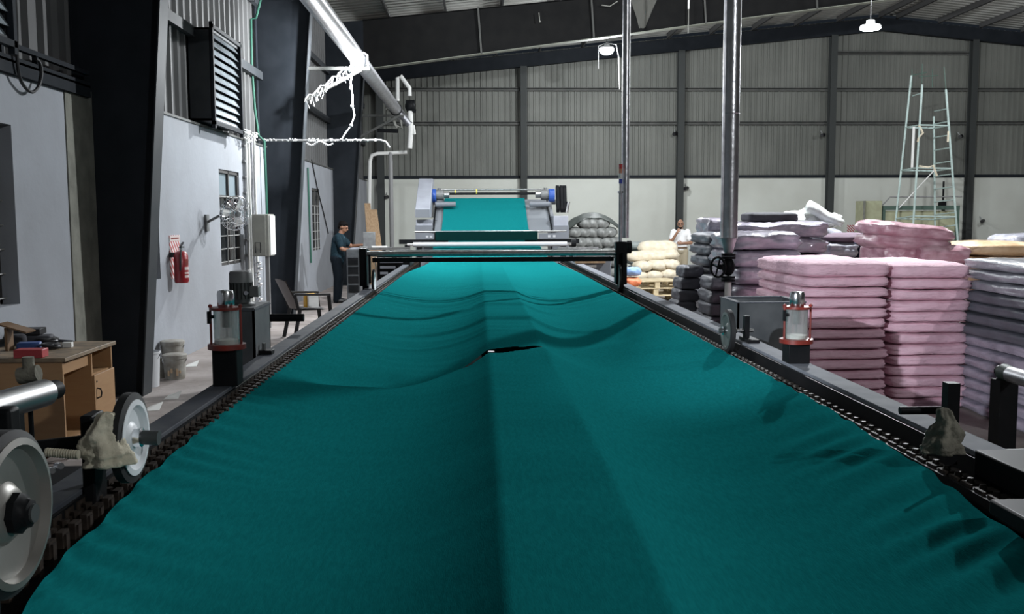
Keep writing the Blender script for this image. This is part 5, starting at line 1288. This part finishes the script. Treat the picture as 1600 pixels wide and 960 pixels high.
# ================================================================== PEOPLE
def limb(m, pts):
    for (p, r), (q, s) in zip(pts, pts[1:]): m.cyl(p, q, r, s, n=14); 
    for p, r in pts: m.ell(p, (r, r, r), 14, 8)
def smooth_body(o, vox, it=4):
    r = o.modifiers.new('remesh', 'REMESH'); r.mode = 'VOXEL'; r.voxel_size = vox; r.use_smooth_shade = True
    s = o.modifiers.new('smooth', 'SMOOTH'); s.factor = .5; s.iterations = it
def hand(m, wrist, d, palm_n, curl):
    """palm along d, fingers curling towards palm_n"""
    wrist = Vector(wrist); d = Vector(d).normalized(); n = Vector(palm_n); n = (n-d*n.dot(d)).normalized(); s = d.cross(n)
    R = Matrix((s, d, n)).transposed(); m.ell(wrist+d*.045, (.038, .05, .016), 12, 8, R)
    for k, (off, L) in enumerate(((-.028, .062), (-.010, .072), (.009, .068), (.027, .052))):
        p = wrist+d*.08+s*off; a = d; q = p+(a*math.cos(curl*.5)+n*math.sin(curl*.5))*L*.5; e = q+(a*math.cos(curl*1.4)+n*math.sin(curl*1.4))*L*.5
        limb(m, [(p, .0095), (q, .009), (e, .0075)])
    p = wrist+d*.03-s*.034; q = p+(d*.7-s*.6+n*.35).normalized()*.035; e = q+(d*.9+n*.4).normalized()*.03; limb(m, [(p, .012), (q, .011), (e, .009)])
def head(m, c, f, tilt=0):
    """head centre c, facing direction f"""
    f = Vector(f).normalized(); s = f.cross(Vector((0,0,1))).normalized(); u = s.cross(f); c = Vector(c); R = Matrix((s, f, u)).transposed()
    m.ell(c+u*.02-f*.008, (.074, .094, .098), 18, 12, R); m.ell(c-u*.045+f*.022, (.056, .066, .066), 16, 10, R); m.ell(c-u*.098+f*.055, (.026, .022, .018), 10, 6, R)
    m.cyl(c+f*.088+u*.012, c+f*.112-u*.028, .010, .016, n=8); m.ell(c+f*.104-u*.03, (.019, .014, .011), 8, 6, R)
    m.ell(c+f*.084+u*.028, (.058, .014, .012), 10, 6, R)
    for q in (-1, 1): m.ell(c+s*.076*q-f*.01-u*.005, (.011, .022, .033), 8, 8, R)
    m.ell(c+f*.086-u*.062, (.026, .012, .009), 8, 6, R)
    return s, f, u, R
def face_bits(root, c, s, f, u, R, m_hair, hair_parts, glasses=False):
    for q in (-1, 1): MB().ell(c+f*.084+s*.032*q+u*.008, (.013, .008, .008), 10, 6, R).build('eye', 'dark_plastic', root)
    h = MB()
    for off, rad in hair_parts: h.ell(c+s*off[0]+f*off[1]+u*off[2], rad, 16, 10, R)
    ho = h.build('hair', m_hair, root); smooth_body(ho, .009, 2)
    if glasses:
        g = MB()
        for q in (-1, 1): g.torus(c+f*.104+s*.034*q+u*.008, f, .024, .0028, 16, 5); g.cyl(c+f*.10+s*.058*q+u*.01, c+s*.077*q+f*.0+u*.01, .0025, n=5)
        g.build('glasses', 'dark_plastic', root)
# worker at the console, turned to the right and looking down
yp = 20.0; bx_ = onY(527, 420, yp).x
w_ = empty('person', (bx_, yp, 0), 'person in a dark blue shirt bending over the operator console', 'person')
O = Vector((bx_, yp, 0))
def V(x, y, z): return O+Vector((x, y, z))
b = MB()
limb(b, [(V(.02,0,.95), .12), (V(.03,0,1.12), .115), (V(.055,0,1.30), .125), (V(.07,0,1.40), .06), (V(.105,0,1.47), .052)])
s, f, u, R = head(b, V(.14,0,1.565), (.93,-.08,-.36))
sh = [(V(.06,-.175,1.365), .055), (V(.13,-.235,1.13), .043), (V(.17,-.235,1.11), .04), (V(.40,-.10,1.10), .029)]
sh2 = [(V(.07,.175,1.365), .055), (V(.26,.22,1.17), .043), (V(.29,.22,1.165), .04), (V(.52,.13,1.19), .029)]
limb(b, sh); limb(b, sh2); hand(b, V(.40,-.10,1.10), (1,.35,-.1), (0,0,-1), .8); hand(b, V(.52,.13,1.19), (1,-.15,-.1), (0,0,-1), .7)
for q in (-1, 1): limb(b, [(V(0,.09*q,.92), .085), (V(.02,.10*q,.5), .06), (V(-.02,.10*q,.09), .045)])
bo = b.build('body', 'skin', w_); smooth_body(bo, .0085, 3)
t = MB(); limb(t, [(V(.01,0,.90), .155), (V(.02,0,1.10), .150), (V(.05,0,1.28), .155), (V(.06,0,1.36), .10)]); t.ell(V(.05,0,1.30), (.13,.215,.12), 16, 10); t.ell(V(.01,0,.95), (.14,.185,.13), 16, 10)
limb(t, [(V(.06,-.165,1.365), .078), (V(.11,-.215,1.19), .066)]); limb(t, [(V(.07,.165,1.365), .078), (V(.20,.21,1.22), .066)])
t.cyl(V(.065,0,1.38), V(.09,0,1.435), .072, .066, n=16)
to = t.build('shirt', 'shirt_blue', w_); smooth_body(to, .012, 4)
t = MB()
for q in (-1, 1): limb(t, [(V(0,.085*q,.90), .118), (V(.025,.10*q,.5), .088), (V(-.015,.105*q,.06), .072)])
t.ell(V(0,0,.93), (.14,.18,.12)); to = t.build('trousers', 'trouser_dark', w_); smooth_body(to, .012, 4)
for q in (-1, 1): t = MB().ell(V(.05,.105*q,.045), (.135,.05,.045)); t.build('shoe', 'dark_plastic', w_)
face_bits(w_, V(.14,0,1.565), s, f, u, R, 'hair', [((0,-.025,.05), (.084,.098,.082)), ((0,.03,.075), (.066,.055,.035)), ((0,-.075,-.01), (.07,.04,.06))])
# man in white behind the sacks
yp = 24.2; bx_ = onY(1063, 400, yp).x
w_ = empty('person', (bx_, yp, 0), 'person in a white shirt and khaki trousers holding a hand to the mouth', 'person')
O = Vector((bx_, yp, 0)); b = MB()
limb(b, [(V(0,0,.95), .12), (V(0,0,1.12), .12), (V(0,0,1.30), .125), (V(0,0,1.40), .06), (V(0,-.01,1.47), .054)])
hc_ = V(-.01,-.02,1.565); s, f, u, R = head(b, hc_, (-.18,-1,-.06))
limb(b, [(V(-.185,0,1.365), .056), (V(-.29,-.06,1.10), .044), (V(-.27,-.09,1.10), .042), (V(-.13,-.22,1.36), .03)]); hand(b, V(-.13,-.22,1.36), (.45,.15,1), (.6,.7,0), 1.2)
limb(b, [(V(.185,0,1.365), .056), (V(.27,-.03,1.10), .044), (V(.25,-.06,1.09), .042), (V(.0,-.21,1.09), .03)]); hand(b, V(.0,-.21,1.09), (-1,-.1,.05), (0,1,0), 1.0)
for q in (-1, 1): limb(b, [(V(.09*q,0,.92), .085), (V(.10*q,0,.5), .06), (V(.10*q,.02,.09), .045)])
bo = b.build('body', 'skin_mid', w_); smooth_body(bo, .0085, 3)
t = MB(); limb(t, [(V(0,0,.95), .15), (V(0,0,1.10), .15), (V(0,0,1.28), .15), (V(0,0,1.36), .10)]); t.ell(V(0,0,1.30), (.225,.13,.12), 16, 10); t.ell(V(0,-.01,1.05), (.19,.155,.16), 16, 10)
limb(t, [(V(-.175,0,1.365), .08), (V(-.235,-.03,1.20), .07)]); limb(t, [(V(.175,0,1.365), .08), (V(.235,-.02,1.19), .07)]); t.cyl(V(0,0,1.38), V(0,-.005,1.44), .075, .068, n=16)
to = t.build('shirt', 'shirt_white', w_); smooth_body(to, .012, 4)
t = MB()
for q in (-1, 1): limb(t, [(V(.085*q,0,.88), .12), (V(.10*q,0,.5), .09), (V(.105*q,.01,.06), .075)])
t.ell(V(0,0,.90), (.185,.145,.11)); to = t.build('trousers', 'trouser_khaki', w_); smooth_body(to, .012, 4)
MB().lathe([(.168, 0), (.172, .01), (.172, .035), (.166, .04)], V(0,0,.955), n=24).build('belt', 'wood_dark', w_).scale = (1, 1, 1)
for q in (-1, 1): MB().ell(V(.105*q,-.05,.045), (.05,.135,.045)).build('shoe', 'dark_plastic', w_)
face_bits(w_, hc_, s, f, u, R, 'hair', [((0,-.055,.02), (.078,.06,.065)), ((0,.052,-.088), (.045,.045,.035))], True)
